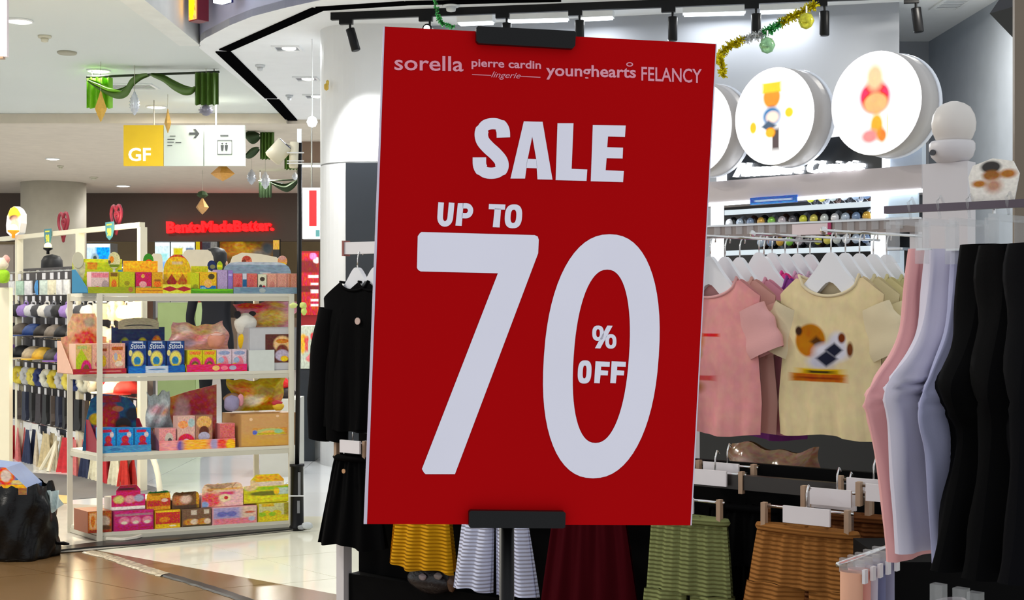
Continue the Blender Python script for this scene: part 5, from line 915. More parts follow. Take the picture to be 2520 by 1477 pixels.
def bottoms_mesh(wt, hw, ln, mat, seed=0, split=True, folds=7, thick=.035):
    """shorts or skirt: gathered waist, flaring to the hem"""
    r = random.Random(seed); ph = [r.uniform(0, 6) for _ in range(4)]; parts = []
    def sheet(sgn, x0, x1, v0):
        def fn(u, v):
            vv = v0+(1-v0)*v; s = x0+(x1-x0)*u; w = wt+(hw-wt)*vv**.8; s_l = (2*u-1) if v0 > 0 else s
            b = thick*max(0, 1-s_l*s_l)**.5*(.45+.6*vv)+.010*math.sin(folds*2.2*s+ph[0]+1.2*vv)*(.25+vv*.75)+.004*math.sin(folds*5*s+ph[1])*(1-vv)
            zz = -ln*vv+.006*math.sin(5*s+ph[2])*vv; cut = (.012*vv if v0 > 0 else 0)
            return (w*s+(cut if x0 == 0 else (-cut if x1 == 0 else 0)), sgn*b, zz)
        return fn
    if split:
        g = MB(); g.grid(sheet(-1, -1, 1, 0), 30, 8) if False else None
        def up(sgn):
            def fn(u, v):
                p = sheet(sgn, -1, 1, 0)(u, v*.42); return p
            return fn
        g.grid(up(-1), 34, 10); g.grid(up(1), 34, 10); parts.append(('hip_panel', g.mesh('hip_panel', mat, True)))
        for a_, b_ in ((-1, 0), (0, 1)):
            g = MB(); g.grid(sheet(-1, a_, b_, .42), 20, 14); g.grid(sheet(1, a_, b_, .42), 20, 14); parts.append(('leg', g.mesh('trouser_leg', mat, True)))
    else:
        g = MB(); g.grid(sheet(-1, -1, 1, 0), 48, 18); g.grid(sheet(1, -1, 1, 0), 48, 18); parts.append(('skirt_body', g.mesh('skirt_body', mat, True)))
    wb = MB(); P = [(wt*1.01*math.cos(a_), thick*.55*math.sin(a_), -.010) for a_ in [2*math.pi*i/24 for i in range(24)]]; wb.tube(P, .011, 6, closed=True); parts.append(('waistband', wb.mesh('waistband', mat, True)))
    return parts
def clip_hanger(T_loc, rz, wt, label, bar=(-.05, .07), z=0.0):
    H = thing('clip_hanger', label, 'hanger', T_loc, rz, 'clip hangers')
    MB().tube([(-wt*.95, 0, .03), (wt*.95, 0, .03)], .004, 8).build('bar', CHROME, H, True); MB().tube([(0, 0, .03), (0, 0, .07), (0, .012, .09), (0, .024, .08)], .0025, 6).build('hook', CHROME, H, True)
    for x in (-wt*.86, wt*.86): MB().box(x-.006, x+.006, -.018, .0, -.02, .040).build('clip', WOODC, H); MB().box(x-.005, x+.005, .0, .018, -.02, .035).build('clip', CHROME, H)
    MB().box(bar[0], bar[1], -.032, -.024, -.002, .040).build('size_label', M('label_white', (236, 230, 232), .4), H)
def hang_bottoms(label, name, cat, px, py, t, wt, hw, ln, mat, seed, split=True, folds=7, group='shorts and skirts on the lower rail', bar=(-.05, .07), rz=RA, clip=True, fr=None):
    fr = fr or R; q = fr.at(px, py, t); w_ = fr.w(q[0], t, q[2]); T = thing(name, label, cat, w_, rz, group)
    for nm, me in bottoms_mesh(wt, hw, ln, mat, seed, split, folds): inst(me, nm, T)
    if clip: clip_hanger(w_+Vector((0, 0, .012)), rz, wt, 'clip hanger of the '+label, bar)
    return T
def rib(name, c): return M('rib_'+name, c, .85, var=.12, vscale=7, wave=(28, 1.6, .55), spec=.15)
# --- black outfit at the left end
tj = tee_mesh(.155, .49, fab('black', (5, 5, 6)), 3, long=True, neck=.03, thick=.03, zs=-.115, nk=.4)
for i, (px, t, lab) in enumerate(((880, -.02, 'black long sleeved top at the left end of the rack'), (926, -.02, 'second black top half hidden by the sale sign'))):
    q = R.at(px, 640, t); hang_tee(lab, 'top', 'long_sleeve_top', R.w(q[0], t, UZ-.005+.0), RA, tj, 'black tops')
q = R.at(903, 805, -.06); MB().lathe([(.012, 0), (.012, -.003)], 10, (0, 0, 0), axis='y').build('brooch', M('brooch', (196, 170, 160), .3), bpy.data.objects['long_sleeve_top'], loc=(.035, -.036, -.24))
hang_bottoms('black flared skirt below the black top', 'flared_skirt', 'skirt', 868, 1120, -.02, .075, .155, .305, fab('black', (5, 5, 6)), 4, False, 5, bar=(-.03, .06))
MB().lathe([(.008, 0), (.008, -.003)], 10, axis='y').build('button', M('button_gold', (206, 160, 120), .3, .5), bpy.data.objects['flared_skirt'], loc=(.0, -.042, -.05))
# strap of a brown bag hanging inside
t = thing('brown_bag', 'brown bag with looped strap behind the black top', 'bag', R.w(R.at(925)[0], .20, UZ-.30), RA); MB().tube([(-.05, 0, 0), (-.07, 0, .15), (-.02, 0, .31), (.04, 0, .32), (.07, 0, .15), (.05, 0, 0)], .012, 8).build('strap', M('leather_brown', (66, 44, 34), .5), t, True); MB().box(-.10, .10, -.04, .04, -.18, 0).build('bag_body', M('leather_brown', (66, 44, 34), .5), t)
# --- lower row
hang_bottoms('mustard ribbed shorts under the left part of the sale sign', 'ribbed_shorts', 'shorts', 1040, 1135, -.03, .085, .135, .345, rib('mustard', (206, 146, 8)), 11, False, 5)
hang_bottoms('pale blue white ribbed shorts beside the sign pole', 'ribbed_shorts', 'shorts', 1218, 1160, -.06, .09, .150, .37, rib('bluewhite', (206, 210, 236)), 12, True, 6)
hang_bottoms('burgundy skirt right of the sign pole', 'gathered_skirt', 'skirt', 1450, 1185, -.06, .10, .175, .42, M('fabric_burgundy', (60, 6, 14), .9, var=.05, spec=.03), 13, False, 6)
hang_bottoms('olive green ribbed trousers at the right edge of the sign', 'ribbed_trousers', 'trousers', 1695, 1268, -.10, .115, .150, .50, rib('olive', (128, 134, 84)), 14, True, 6, bar=(-.06, .03))
hang_bottoms('tan brown ribbed shorts with a white size label', 'ribbed_shorts', 'shorts', 1985, 1296, -.20, .13, .19, .36, rib('tan', (158, 104, 50)), 15, True, 6, bar=(-.05, .075))
hang_bottoms('darker brown shorts hanging behind the tan pair', 'ribbed_shorts', 'shorts', 2090, 1262, -.06, .12, .17, .34, rib('brown', (120, 72, 36)), 16, True, 6, bar=(-.09, .03))
hang_bottoms('black shorts between the green and brown pairs', 'shorts', 'shorts', 1830, 1240, .02, .10, .13, .40, fab('black', (5, 5, 6)), 17, True, 5, clip=False)
for i, (px, py, t) in enumerate(((1760, 1190, .0), (1790, 1172, .06), (2060, 1240, -.12), (2150, 1215, -.04), (2200, 1232, -.14))):
    q = R.at(px, py, t); clip_hanger(R.w(q[0], t, q[2]), RA, .10, ('spare clip hanger nearest the green trousers', 'spare clip hanger behind the green trousers', 'spare clip hanger behind the tan shorts', 'spare clip hanger farthest back on the arm', 'spare clip hanger beside the pink garment')[i], (-.06, .05))
bag('goods_bag', 'clear bag of brown and gold goods between the two clothes rows', 1790, 1990, 1112, 1215, .14, (110, 84, 66), [(196, 176, 166), (150, 120, 106), (136, 96, 24), (226, 214, 206), (90, 60, 40), (150, 100, 20)], 0, z0=R.at(1860, 1215, .14)[2], fr=R, seed=21, rough=.15, group='soft bags among the clothes')
blob('patterned_purse', 'dark purse with pale blossom print on the plinth', 'purse', [('purse', 1060, 1424, 55, 28, .02, (36, 32, 36), .3), ('blossom', 1040, 1420, 9, 7, -.02, (176, 160, 164), .4), ('blossom', 1078, 1418, 10, 7, -.02, (150, 140, 140), .4), ('trim', 1112, 1436, 10, 20, .0, (90, 60, 40), .4)], 0, fr=R, z0=.36)
# --- T-shirt stacks on face-out arms
TA_ = math.radians(-43)
def stack(cols, px, py, d, n_, labs, hw=.17, ln=.44, printm=None, step=.07, dirv=(.75, .66), group='t-shirts', neck=.06):
    p = W(px, py, d)
    arm = thing('clothes_rail', 'chrome arm for the '+labs[0].split(' with')[0]+' stack', 'clothes rail', (p.x, p.y, p.z+.062), math.atan2(dirv[1], dirv[0]), 'face out arms'); L0 = step*n_+.35
    MB().tube([(-.03, 0, 0), (L0, 0, 0)], .0045, 8).build('arm', CHROME, arm, True); MB().lathe([(.010, 0), (.012, -.006), (.002, -.012)], 10, (-.03, 0, 0), axis='x').build('end_cap', CHROME, arm)
    for i in range(n_):
        c = cols[i % len(cols)]; m_ = fab('tee_%d_%d_%d' % c, c); data = tee_mesh(hw, ln, m_, seed=20+i+int(px), printm=printm if i == 0 else None, neck=neck)
        w_ = Vector((p.x+dirv[0]*step*i, p.y+dirv[1]*step*i, p.z+.062)); hang_tee(labs[min(i, len(labs)-1)], 't-shirt', 't_shirt', w_, TA_+random.uniform(-.05, .05), data, group)
TP = PM('tee_print', (224, 208, 172), [('e', .34, .60, .15, .105, (184, 116, 46), .10), ('e', .22, .66, .035, .03, (60, 40, 30), .3), ('d', .40, .595, .07, .035, (84, 54, 34), .4), ('e', .54, .53, .17, .06, (216, 214, 224), .3), ('e', .60, .585, .08, .07, (214, 212, 222), .3), ('e', .44, .47, .13, .045, (196, 194, 206), .4), ('d', .50, .49, .10, .05, (34, 36, 52), .25), ('d', .57, .545, .08, .045, (34, 36, 52), .25), ('e', .64, .62, .035, .032, (110, 60, 44), .3), ('e', .72, .55, .03, .045, (110, 66, 50), .3), ('r', .43, .405, .20, .018, (222, 180, 60), .4), ('r', .43, .405, .13, .008, (70, 56, 30), .4), ('r', .41, .368, .26, .024, (186, 90, 24), .2), ('r', .41, .366, .2, .006, (140, 56, 14), .4)], rough=.85, detail=.12)
MATS['tee_print'].node_tree.nodes['Principled BSDF'].inputs['Specular IOR Level'].default_value = .2
PP = PM('tee_print_pink', (226, 168, 166), [('e', .35, .60, .12, .08, (196, 130, 50), .3), ('e', .38, .52, .08, .05, (150, 140, 60), .3), ('r', .55, .64, .08, .01, (220, 90, 90), .3), ('r', .42, .36, .16, .016, (206, 110, 110), .3), ('e', .38, .3, .1, .04, (170, 120, 90), .4)], rough=.85, detail=.12)
stack([(224, 208, 172), (222, 208, 164), (222, 210, 156), (212, 205, 150), (120, 150, 60)], 2045, 622, 3.9, 5, ['cream t-shirt with an orange and white print, foremost of its stack', 'second cream t-shirt right behind the printed one', 'third pale yellow t-shirt of the cream stack', 'fourth pale yellow t-shirt of the cream stack', 'green t-shirt at the back of the cream stack'], hw=.168, ln=.455, printm=TP)
stack([(226, 168, 166), (224, 172, 160), (230, 160, 180)], 1748, 632, 4.15, 3, ['pink t-shirt with a small print beside the sale sign', 'second pink t-shirt behind the printed pink one', 'third pink t-shirt of the pink stack'], hw=.18, ln=.465, printm=PP)
stack([(236, 70, 150), (224, 170, 200), (214, 180, 200), (238, 90, 160), (230, 220, 226)], 1868, 622, 4.55, 5, ['hot pink t-shirt between the two nearer stacks', 'rose t-shirt behind the hot pink one', 'pale pink t-shirt of the middle stack', 'bright pink t-shirt of the middle stack', 'white t-shirt at the back of the middle stack'], hw=.17, ln=.45)
t_ = tee_mesh(.16, .51, fab('violet', (136, 64, 146)), 77); q = W(1880, 632, 4.38); hang_tee('violet t-shirt between the pink and cream stacks', 't-shirt', 't_shirt', q+Vector((0, 0, .062)), TA_, t_, 't-shirts')
# --- flat bar with clear hooks and card over the t-shirts
BRF = Fr(*(lambda p: (p.x, p.y))(W(1745, 572, 4.95)), math.radians(-40)); qb = BRF.at(2268)[0]
t = thing('hook_bar', 'flat taupe bar with clear hooks above the t-shirt hangers', 'clothes rail', (BRF.x0, BRF.y0, 0), BRF.a); z0, z1 = BRF.at(1745, 588)[2], BRF.at(1745, 560)[2]
MB().box(-.1, qb, -.01, .01, z0, z1).build('bar', RAILM, t); MB().box(-.1, qb, -.018, .0, z1, z1+.006).build('bright_edge', CHROME, t); a_, b_ = BRF.at(1955)[0], BRF.at(2042)[0]; MB().box(a_, b_, -.016, -.011, z0+.002, z1-.002).build('price_card', M('card_rose', (230, 214, 214), .4), t); MB().box(b_, b_+.012, -.016, -.011, z0, z1).build('card_end', M('card_mag', (176, 40, 96), .4), t)
hk = MB(); hk.box(-.012, .012, -.016, -.011, -.025, .012); hk.box(-.012, .012, -.016, .016, .008, .014); HKC = hk.mesh('clear_hook', CLEAR)
for i in range(7): inst(HKC, 'clear_hook', t, (BRF.at(1770+27*i)[0], 0, z1-.004))
for i in range(6): inst(HKC, 'clear_hook', t, (BRF.at(2068+30*i)[0], 0, z1-.004))
for q in (-.08, qb-.03): MB().box(q-.015, q+.015, .01, .04, 0, z0+.02).build('support_leg', RWH, t)
# --- watch stand with header and disc light boxes
KA = math.atan2(-.8, .722); WK = Fr(.917, 6.2, KA)
def wl(px, py, t=0.0): q = WK.at(px, py, t); return (q[0], q[2])
WS = thing('watch_stand', 'white watch stand with lit shelves behind the t-shirts', 'display stand', (WK.x0, WK.y0, 0), KA)
qa, qe = -.25, wl(2268, 430)[0]; zt0, zt1 = 1.742, 1.838
MB().box(qa, qe, 0, .30, zt0, zt1).build('header_beam', M('beam_grey', (196, 188, 190), .5), WS); MB().box(qa, qe, -.004, .016, zt0-.014, zt0-.0005).build('light_strip', GLOWC, WS)
MB().box(qa, qe, .30, .33, 0, zt0).build('back_wall', M('case_black', (16, 18, 22), .4), WS); MB().box(qa, qe, .0, .30, 0, 1.05).build('base_cabinet', M('case_black', (16, 18, 22), .4), WS)
for px, y0, y1 in ((1762, 497, 640), (2158, 462, 640)):
    q = wl(px, 500)[0]; MB().box(q-.022, q+.022, -.01, .03, 1.05, zt0-.015).build('lit_post', M('post_glow', (240, 246, 255), .5, emit=1.8, var=0), WS)
q1, q2 = wl(1785, 500)[0], wl(2145, 500)[0]; shz = []
for py in (508, 560, 612):
    z = wl(1960, py, .02)[1]; shz.append(z); o = MB().box(q1, q2, .0, .30, z-.012, z).build('watch_shelf', M('shelf_acryl', (150, 160, 170), .2), WS)
    MB().box(q1, q2, -.006, 0, z-.022, z).build('shelf_edge', M('edge_glow', (206, 220, 230), .4, emit=.45), o)
MB().box(wl(2172, 0)[0], wl(2252, 0)[0], .02, .03, 1.62, 1.735).build('mirror_panel', M('mirror_blue', (206, 222, 236), .15, .3), WS); MB().box(wl(2172, 0)[0], wl(2215, 0)[0], .02, .03, 1.06, 1.5).build('side_glass', M('mirror_blue', (206, 222, 236), .15, .3), WS)
MB().box(wl(1782, 0)[0], wl(2166, 0)[0], .02, .06, zt1, 1.985).build('name_board', M('board_black', (22, 26, 30), .3), WS)
m_ = MB(); c_ = [wl(1815, 402, .02), wl(2135, 393, .02), wl(2132, 420, .02), wl(1815, 437, .02)]; text_into(m_, 'Alexandre Christie', c_, -.016, .03, bold=.012, shear=.25); m_.build('lettering', M('letter_glow', (250, 252, 255), .4, emit=2.0, var=0), WS)
for a0, a1, b0, b1, m2 in ((1760, 1782, zt1, 1.99, GLOWC), (2167, 2182, zt1, 1.97, GLOWC)): MB().box(wl(a0, 0)[0], wl(a1, 0)[0], .01, .05, b0, b1).build('lit_end', M('post_glow', (240, 246, 255), .5, emit=1.8, var=0), WS)
MB().box(wl(2184, 0)[0], wl(2262, 0)[0], .02, .05, zt1, 1.94).build('pale_panel', M('pale_blue', (206, 218, 230), .4), WS)
lamp('case_lamp', 'AREA', (.55, .10, zt0-.03), 3.5, (.95, .98, 1), .9, parent=WS, sizey=.06)
blue_b = MB(); blue_b.box(wl(1850, 0)[0], wl(1965, 0)[0], -.012, -.006, wl(1900, 502)[1], wl(1900, 484)[1]); blue_b.build('blue_label', PM('lab_bl', (50, 100, 200), [('r', .5, .5, .4, .14, (200, 220, 250)), ('r', .5, .1, .5, .14, (120, 170, 240))]), WS)
# watches
wb = MB(); wb.tube([(.0, .022*math.cos(a_)+.022, .026*math.sin(a_)) for a_ in [2*math.pi*i/16 for i in range(16)]], .008, 6, closed=True, flat=1.0); dm = MB(); dm.lathe([(.019, 0), (.021, -.003), (.019, -.007), (.001, -.007)], 16, (0, -.002, 0), axis='y'); DCOL = [(206, 206, 60), (130, 190, 70), (176, 190, 206), (214, 200, 90), (190, 180, 186), (120, 140, 170), (200, 206, 200), (90, 90, 96), (206, 160, 60), (226, 226, 230)]
WB = {n_: wb.mesh('watch_band', M('band_'+n_, c, .35, .3), True) for n_, c in (('black', (26, 28, 32)), ('steel', (170, 174, 180)), ('brown', (80, 52, 38)))}; WD = [dm.mesh('watch_dial', M('dial_%d' % i, c, .2, .2, var=.15, vscale=60), True) for i, c in enumerate(DCOL)]
k = 0
for si, (p0, p1, n_) in enumerate(((2000, 2138, 6), (1800, 2138, 14), (1878, 2135, 12))):
    for i in range(n_):
        px = p0+(p1-p0)*i/(n_-1); q = WK.at(px, 500, .05)[0]; bn = ['black', 'steel', 'brown'][(k*7) % 3]; w_ = WK.w(q, .04, shz[si]+.034)
        t = thing('wrist_watch', '%s banded watch, %s from the left on the %s shelf of the watch stand' % (bn, ORD[i], ('upper', 'middle', 'lower')[si]), 'watch', w_, KA, 'watches on the lit shelves'); inst(WB[bn], 'watch_band', t); inst(WD[(k*3+si) % len(WD)], 'watch_dial', t); k += 1
# discs
DSK = [(1905, 286, PM('disc_1', (250, 250, 250), [('e', .48, .70, .11, .12, (206, 130, 50), .2), ('r', .48, .80, .12, .05, (246, 180, 30), .3), ('e', .48, .50, .12, .10, (70, 110, 150), .25), ('e', .49, .49, .08, .06, (232, 206, 190), .3), ('e', .24, .40, .04, .06, (246, 170, 40), .3), ('e', .70, .52, .05, .05, (246, 180, 40), .3), ('d', .44, .40, .10, .06, (60, 76, 96), .3), ('r', .53, .26, .045, .12, (66, 54, 56), .3), ('e', .46, .33, .06, .05, (240, 160, 50), .3)], emit=.95, detail=.05)),
       (2155, 254, PM('disc_2', (250, 250, 250), [('e', .5, .56, .17, .16, (226, 40, 84), .2), ('e', .5, .75, .10, .14, (246, 190, 160), .4), ('e', .51, .50, .14, .10, (246, 176, 140), .2), ('e', .52, .28, .07, .12, (246, 170, 110), .3), ('e', .44, .18, .10, .07, (240, 150, 150), .4), ('e', .58, .18, .05, .07, (246, 140, 100), .4), ('r', .64, .28, .008, .12, (240, 200, 170), .5)], emit=.95, detail=.05)),
       (1712, 316, PM('disc_3', (250, 250, 250), [('e', .5, .5, .2, .2, (240, 190, 120), .4)], emit=.95, detail=.05))]
for i, (px, py, m_) in enumerate(DSK):
    q = WK.at(px, py, -.16); w_ = WK.w(q[0], -.16, q[2]); r_ = .206
    t = thing('disc_light_box', ('round light box with an orange and grey print, above the watch stand', 'round light box with a red and peach print, right above the watch stand', 'round light box mostly hidden behind the sale sign')[i], 'sign', w_, KA, 'round light boxes')
    MB().lathe([(r_, .0), (r_, .12)], 48, axis='y').build('rim', M('disc_rim', (200, 196, 194), .45), t, True)
    MB().lathe([(r_*.995, -.002), (r_*.985, -.006)], 48, axis='y').build('face', m_, t); MB().lathe([(r_*1.02, .12), (r_*1.02, .14), (.05, .141)], 48, axis='y').build('back_plate', M('back_lit', (220, 226, 236), .4, emit=.15), t)
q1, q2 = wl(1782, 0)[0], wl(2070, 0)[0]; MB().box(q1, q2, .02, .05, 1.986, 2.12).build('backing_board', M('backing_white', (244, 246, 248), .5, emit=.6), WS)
# --- tinsel garland and baubles
def tinsel(label, pts, d, rad, seed, per=26):
    P = smoothpts([tuple(W(px, py, d)) for px, py, _ in pts], per); cs = [pts[min(int(i/per), len(pts)-1)][2] for i in range(len(P))]
    T = thing('tinsel_garland', label, 'garland', P[0], 0, 'tinsel garlands'); r = random.Random(seed); MBS = {}
    for i, p in enumerate(P):
        c = cs[i]; m_ = MBS.setdefault(c, MB())
        for k in range(9):
            v = Vector((r.gauss(0, 1), r.gauss(0, 1), r.gauss(0, 1))).normalized()*rad*r.uniform(.5, 1.3); o = Vector(p)-Vector(P[0]); s_ = v.cross(Vector((r.random(), r.random(), r.random()))).normalized()*.004
            m_.add([tuple(o-s_), tuple(o+s_), tuple(o+v+s_), tuple(o+v-s_)], [(0, 1, 2, 3)])
    for c, m_ in MBS.items(): tag(m_.build('tinsel', M('tinsel_%d_%d_%d' % c, c, .2, .7, var=.3, vscale=50), T), kind='stuff')
    MB().tube([tuple(Vector(p)-Vector(P[0])) for p in P[::4]], .002, 5).build('string', M('cord_grey', (170, 166, 150), .6), T)
    return T
YG, WG, GG = (222, 196, 20), (236, 240, 238), (80, 180, 100)
tinsel('gold, white and green tinsel garland strung up to the track at right', [(1762, 150, YG), (1790, 118, YG), (1830, 98, WG), (1880, 82, GG), (1920, 58, YG), (1960, 36, YG), (2005, 12, YG)], 9.2, .035, 4)
tinsel('gold tinsel strand hanging beside the top corner of the sign', [(1772, 140, YG), (1776, 160, YG), (1780, 186, YG)], 9.1, .03, 6, 14); tinsel('short green tinsel strand above the sale sign', [(1068, -8, GG), (1078, 40, GG), (1090, 58, GG), (1114, 66, GG)], 9.6, .02, 8, 12)
for i, (px, py, c, lab) in enumerate(((1888, 112, (150, 200, 150), 'clear green bauble on the garland'), (1984, 52, (226, 206, 60), 'gold bauble near the top of the garland'))):
    p = W(px, py, 9.15); t = thing('bauble', lab, 'ornament', p, 0, 'garland baubles'); MB().lathe([(.002, -.055), (.035, -.042), (.055, 0), (.04, .04), (.012, .055)], 16).build('ball', M('bauble_%d' % i, c, .12, .5, var=.3, vscale=40), t, True); MB().tube([(0, 0, .052), (0, 0, .10)], .006, 6).build('cap', CHROME, t)
blob('gold_star', 'small gold star ornament on the left side of the column', 'ornament', [('star', 803, 214, 6, 9, 0, (206, 170, 60), .4), ('ribbon', 806, 204, 4, 7, 0, (206, 176, 70), .4)], 0, fr=Fr(W(803, 0, 10.62).x, 10.62, 0), z0=W(0, 226, 10.62).z)
p = W(768, 300, 11.2); t = thing('globe_lamp', 'white globe light hanging at the canopy back corner', 'lamp', (p.x, p.y, p.z), 0); MB().lathe([(.002, -.045), (.03, -.035), (.045, 0), (.03, .035), (.01, .045)], 16).build('globe', GLOWC, t, True); MB().tube([(0, 0, .04), (0, 0, ZC-p.z)], .006, 6).build('stem', WHITE, t)
# black projector at the top right corner
p = W(2505, 30, 6.0); t = thing('projector_spot', 'black square spotlight in the top right corner', 'spotlight', p, math.radians(20)); o = MB().box(-.07, .10, -.08, .08, -.05, .05).build('lamp_body', BLACK, t); o.rotation_euler = (0, math.radians(38), 0); MB().tube([(0, 0, .04), (0, 0, .30)], .01, 6).build('stem', BLACK, t)
# ================================================================= NEAR RACK ON THE RIGHT
NA = math.radians(-44); NR = Fr(*(lambda p: (p.x, p.y))(W(2180, 517, 2.75)), NA); NZ = 1.481
NT = thing('near_rack', 'near clothes rack with a dark bar at the right edge', 'clothes rack', (NR.x0, NR.y0, 0), NA)
MB().box(0, .75, -.008, .008, NZ-.0075, NZ+.0075).build('bar', M('bar_dark', (96, 86, 96), .35, .3), NT)
PW = M('post_white', (216, 212, 214), .4, var=.02)
pp = W(2335, 600, 3.15); t = thing('ball_post', 'white post topped by a cup and a white ball', 'post', (pp.x, pp.y, 0), NA); zc = W(0, 402, 3.15).z
MB().box(-.055, .055, -.02, .02, 0, zc).build('post', PW, t); k_ = 3.15/FPX
MB().lathe([(.018, 0), (.034, .004), (.046, .016), (.051, .032), (.051, .046), (.047, .052), (.03, .050)], 28, (.008, 0, zc-.002)).build('cup', PW, t, True); MB().lathe([(.030, 0), (.041, .012), (.048, .030), (.0495, .048), (.046, .066), (.037, .083), (.024, .092), (.010, .097), (.001, .098)], 28, (.012, 0, zc+.044)).build('ball', M('ball_white', (222, 216, 210), .4), t, True); MB().lathe([(.007, 0), (.007, -.004)], 10, (-.015, -.047, zc+.022), axis='y').build('screw', M('screw_dark', (60, 60, 66), .4), t)
q = NR.wat(2443, 492, .014); t = thing('topper_card', 'white card with brown and black print standing on the near rack', 'sign', (q.x, q.y, NZ+.008), NA)
MB().prism([(-.042, 0), (.042, 0), (.052, .05), (.04, .074), (.0, .082), (-.04, .07), (-.049, .048)], 0, .003, 0, 1).build('card', [card_mat((236, 232, 226)), PM('tc_bear', (238, 234, 226), [('e', .45, .80, .2, .14, (40, 36, 34), .2), ('e', .46, .6, .18, .12, (150, 96, 40), .3), ('e', .22, .42, .14, .08, (176, 110, 40), .4), ('e', .78, .62, .16, .1, (176, 110, 40), .4), ('e', .5, .36, .16, .16, (190, 150, 130), .5)], detail=.2)], t)
MB().tube([(0, .006, .02), (0, .006, -.024)], .003, 6).build('stake', CHROME, t)
# garments hang square to the bar; q runs towards the viewer (n), so each shows its leading edge
def leading(label, name, cat, prof, dx, back, mat, seed, cuffs=(), thick=.02, wr=.4, group='garments on the near rack'):
    """prof: rows (py, px of leading edge); the leaf hangs in the plane square to the bar"""
    pts = []
    q0 = NR.at(prof[0][1], prof[0][0], 0.0)[0]+dx
    w0 = NR.w(q0, 0, NZ)
    T = thing(name, label, cat, w0, NA, group); r = random.Random(seed); ph = r.uniform(0, 6)
    rows = []
    for py, px in prof:
        # find depth y (towards viewer, negative) at local x = q0 for that pixel column
        kx = (px-CX)/FPX; best = None
        # point = origin + q0*e + y*n ; solve X = k*Y
        X0 = NR.x0+NR.c*q0; Y0 = NR.y0+NR.s*q0; yv = (kx*Y0-X0)/(-NR.s-kx*NR.c)
        Yw = Y0+NR.c*yv; z = EYE-(py-CY)/FPX*Yw; rows.append((yv, z-NZ))
    rows = smoothpts(rows, 5); n_ = len(rows)
    def fn(u, v):
        i = min(int(v*(n_-1)+.5), n_-1); y_, z_ = rows[i]; a_ = 2*math.pi*u; yb = max(back, y_+.06); cy, ry = (y_+yb)/2, (yb-y_)/2
        f = 1+.25*math.sin(3*a_+ph+5*v)+.22*math.sin(7*a_+ph*2-4*v)+.10*math.sin(26*v+2*a_)+wr*math.exp(-((v-.50)/.07)**2)*math.sin(85*v+3*a_+ph); ca, sa = math.cos(a_), math.sin(a_)
        return (thick*sa*f, cy-ry*math.copysign(abs(ca)**.75, ca), z_)
    g = MB(); g.grid(fn, 40, n_-1); g.build('cloth', mat, T, True)
    # clear clip hanger
    H = thing('clear_hanger', 'clear plastic hanger of the '+label, 'hanger', w0, NA, 'clear hangers'); zt_ = rows[0][1]
    MB().tube([(0, 0, zt_+.06), (0, 0, -.02), (0, -.012, .012), (0, .004, .022), (0, .016, .008)], .003, 7).build('hook', CLEAR, H, True); MB().box(-.006, .006, -.075, .06, zt_+.045, zt_+.058).build('bar', CLEAR, H)
    MB().box(-.010, .010, -.082, -.064, zt_-.03, zt_+.05).build('clip', CLEAR, H); MB().box(-.010, .010, .045, .062, zt_-.03, zt_+.05).build('clip', CLEAR, H); MB().box(-.015, .015, -.068, -.062, zt_-.004, zt_).build('spring', CHROME, H)
leading('pink garment at the left end of the near rack', 'hanging_trousers', 'trousers', [(612, 2242), (700, 2232), (800, 2222), (870, 2198), (930, 2158), (985, 2130), (1030, 2138), (1100, 2152), (1200, 2168), (1300, 2178), (1384, 2186)], .0, .10, fab('rose', (232, 172, 172)), 3, ((930, 2158), (1030, 2138)))
leading('white garment second on the near rack', 'hanging_trousers', 'trousers', [(612, 2292), (700, 2286), (800, 2270), (870, 2240), (930, 2192), (975, 2178), (1040, 2188), (1150, 2196), (1250, 2204), (1365, 2212)], .018, .12, fab('lilacwhite', (214, 210, 226)), 5, ((975, 2178),), thick=.024)
leading('lilac blue garment third on the near rack', 'hanging_trousers', 'trousers', [(612, 2350), (720, 2344), (820, 2330), (900, 2300), (980, 2268), (1040, 2262), (1120, 2278), (1250, 2286), (1388, 2296)], .03, .14, fab('lilacblue', (172, 174, 206)), 7, ((1040, 2262),), thick=.022)
leading('black garment nearest the viewer on the near rack', 'hanging_trousers', 'trousers', [(600, 2408), (760, 2400), (860, 2376), (950, 2340), (1020, 2352), (1060, 2370), (1150, 2362), (1280, 2336), (1408, 2308)], .06, .16, fab('black', (5, 5, 6)), 9, thick=.06, wr=.05)
leading('second black garment at the right picture edge', 'hanging_trousers', 'trousers', [(600, 2470), (760, 2464), (950, 2430), (1060, 2440), (1280, 2420), (1430, 2400)], .09, .18, fab('black', (5, 5, 6)), 10, thick=.07, wr=.05)
leading('dark grey black garment cut by the right picture edge', 'hanging_trousers', 'trousers', [(596, 2535), (760, 2530), (950, 2510), (1060, 2510), (1280, 2500), (1440, 2480)], .12, .2, fab('charcoal', (10, 10, 13)), 12, thick=.07, wr=.05)
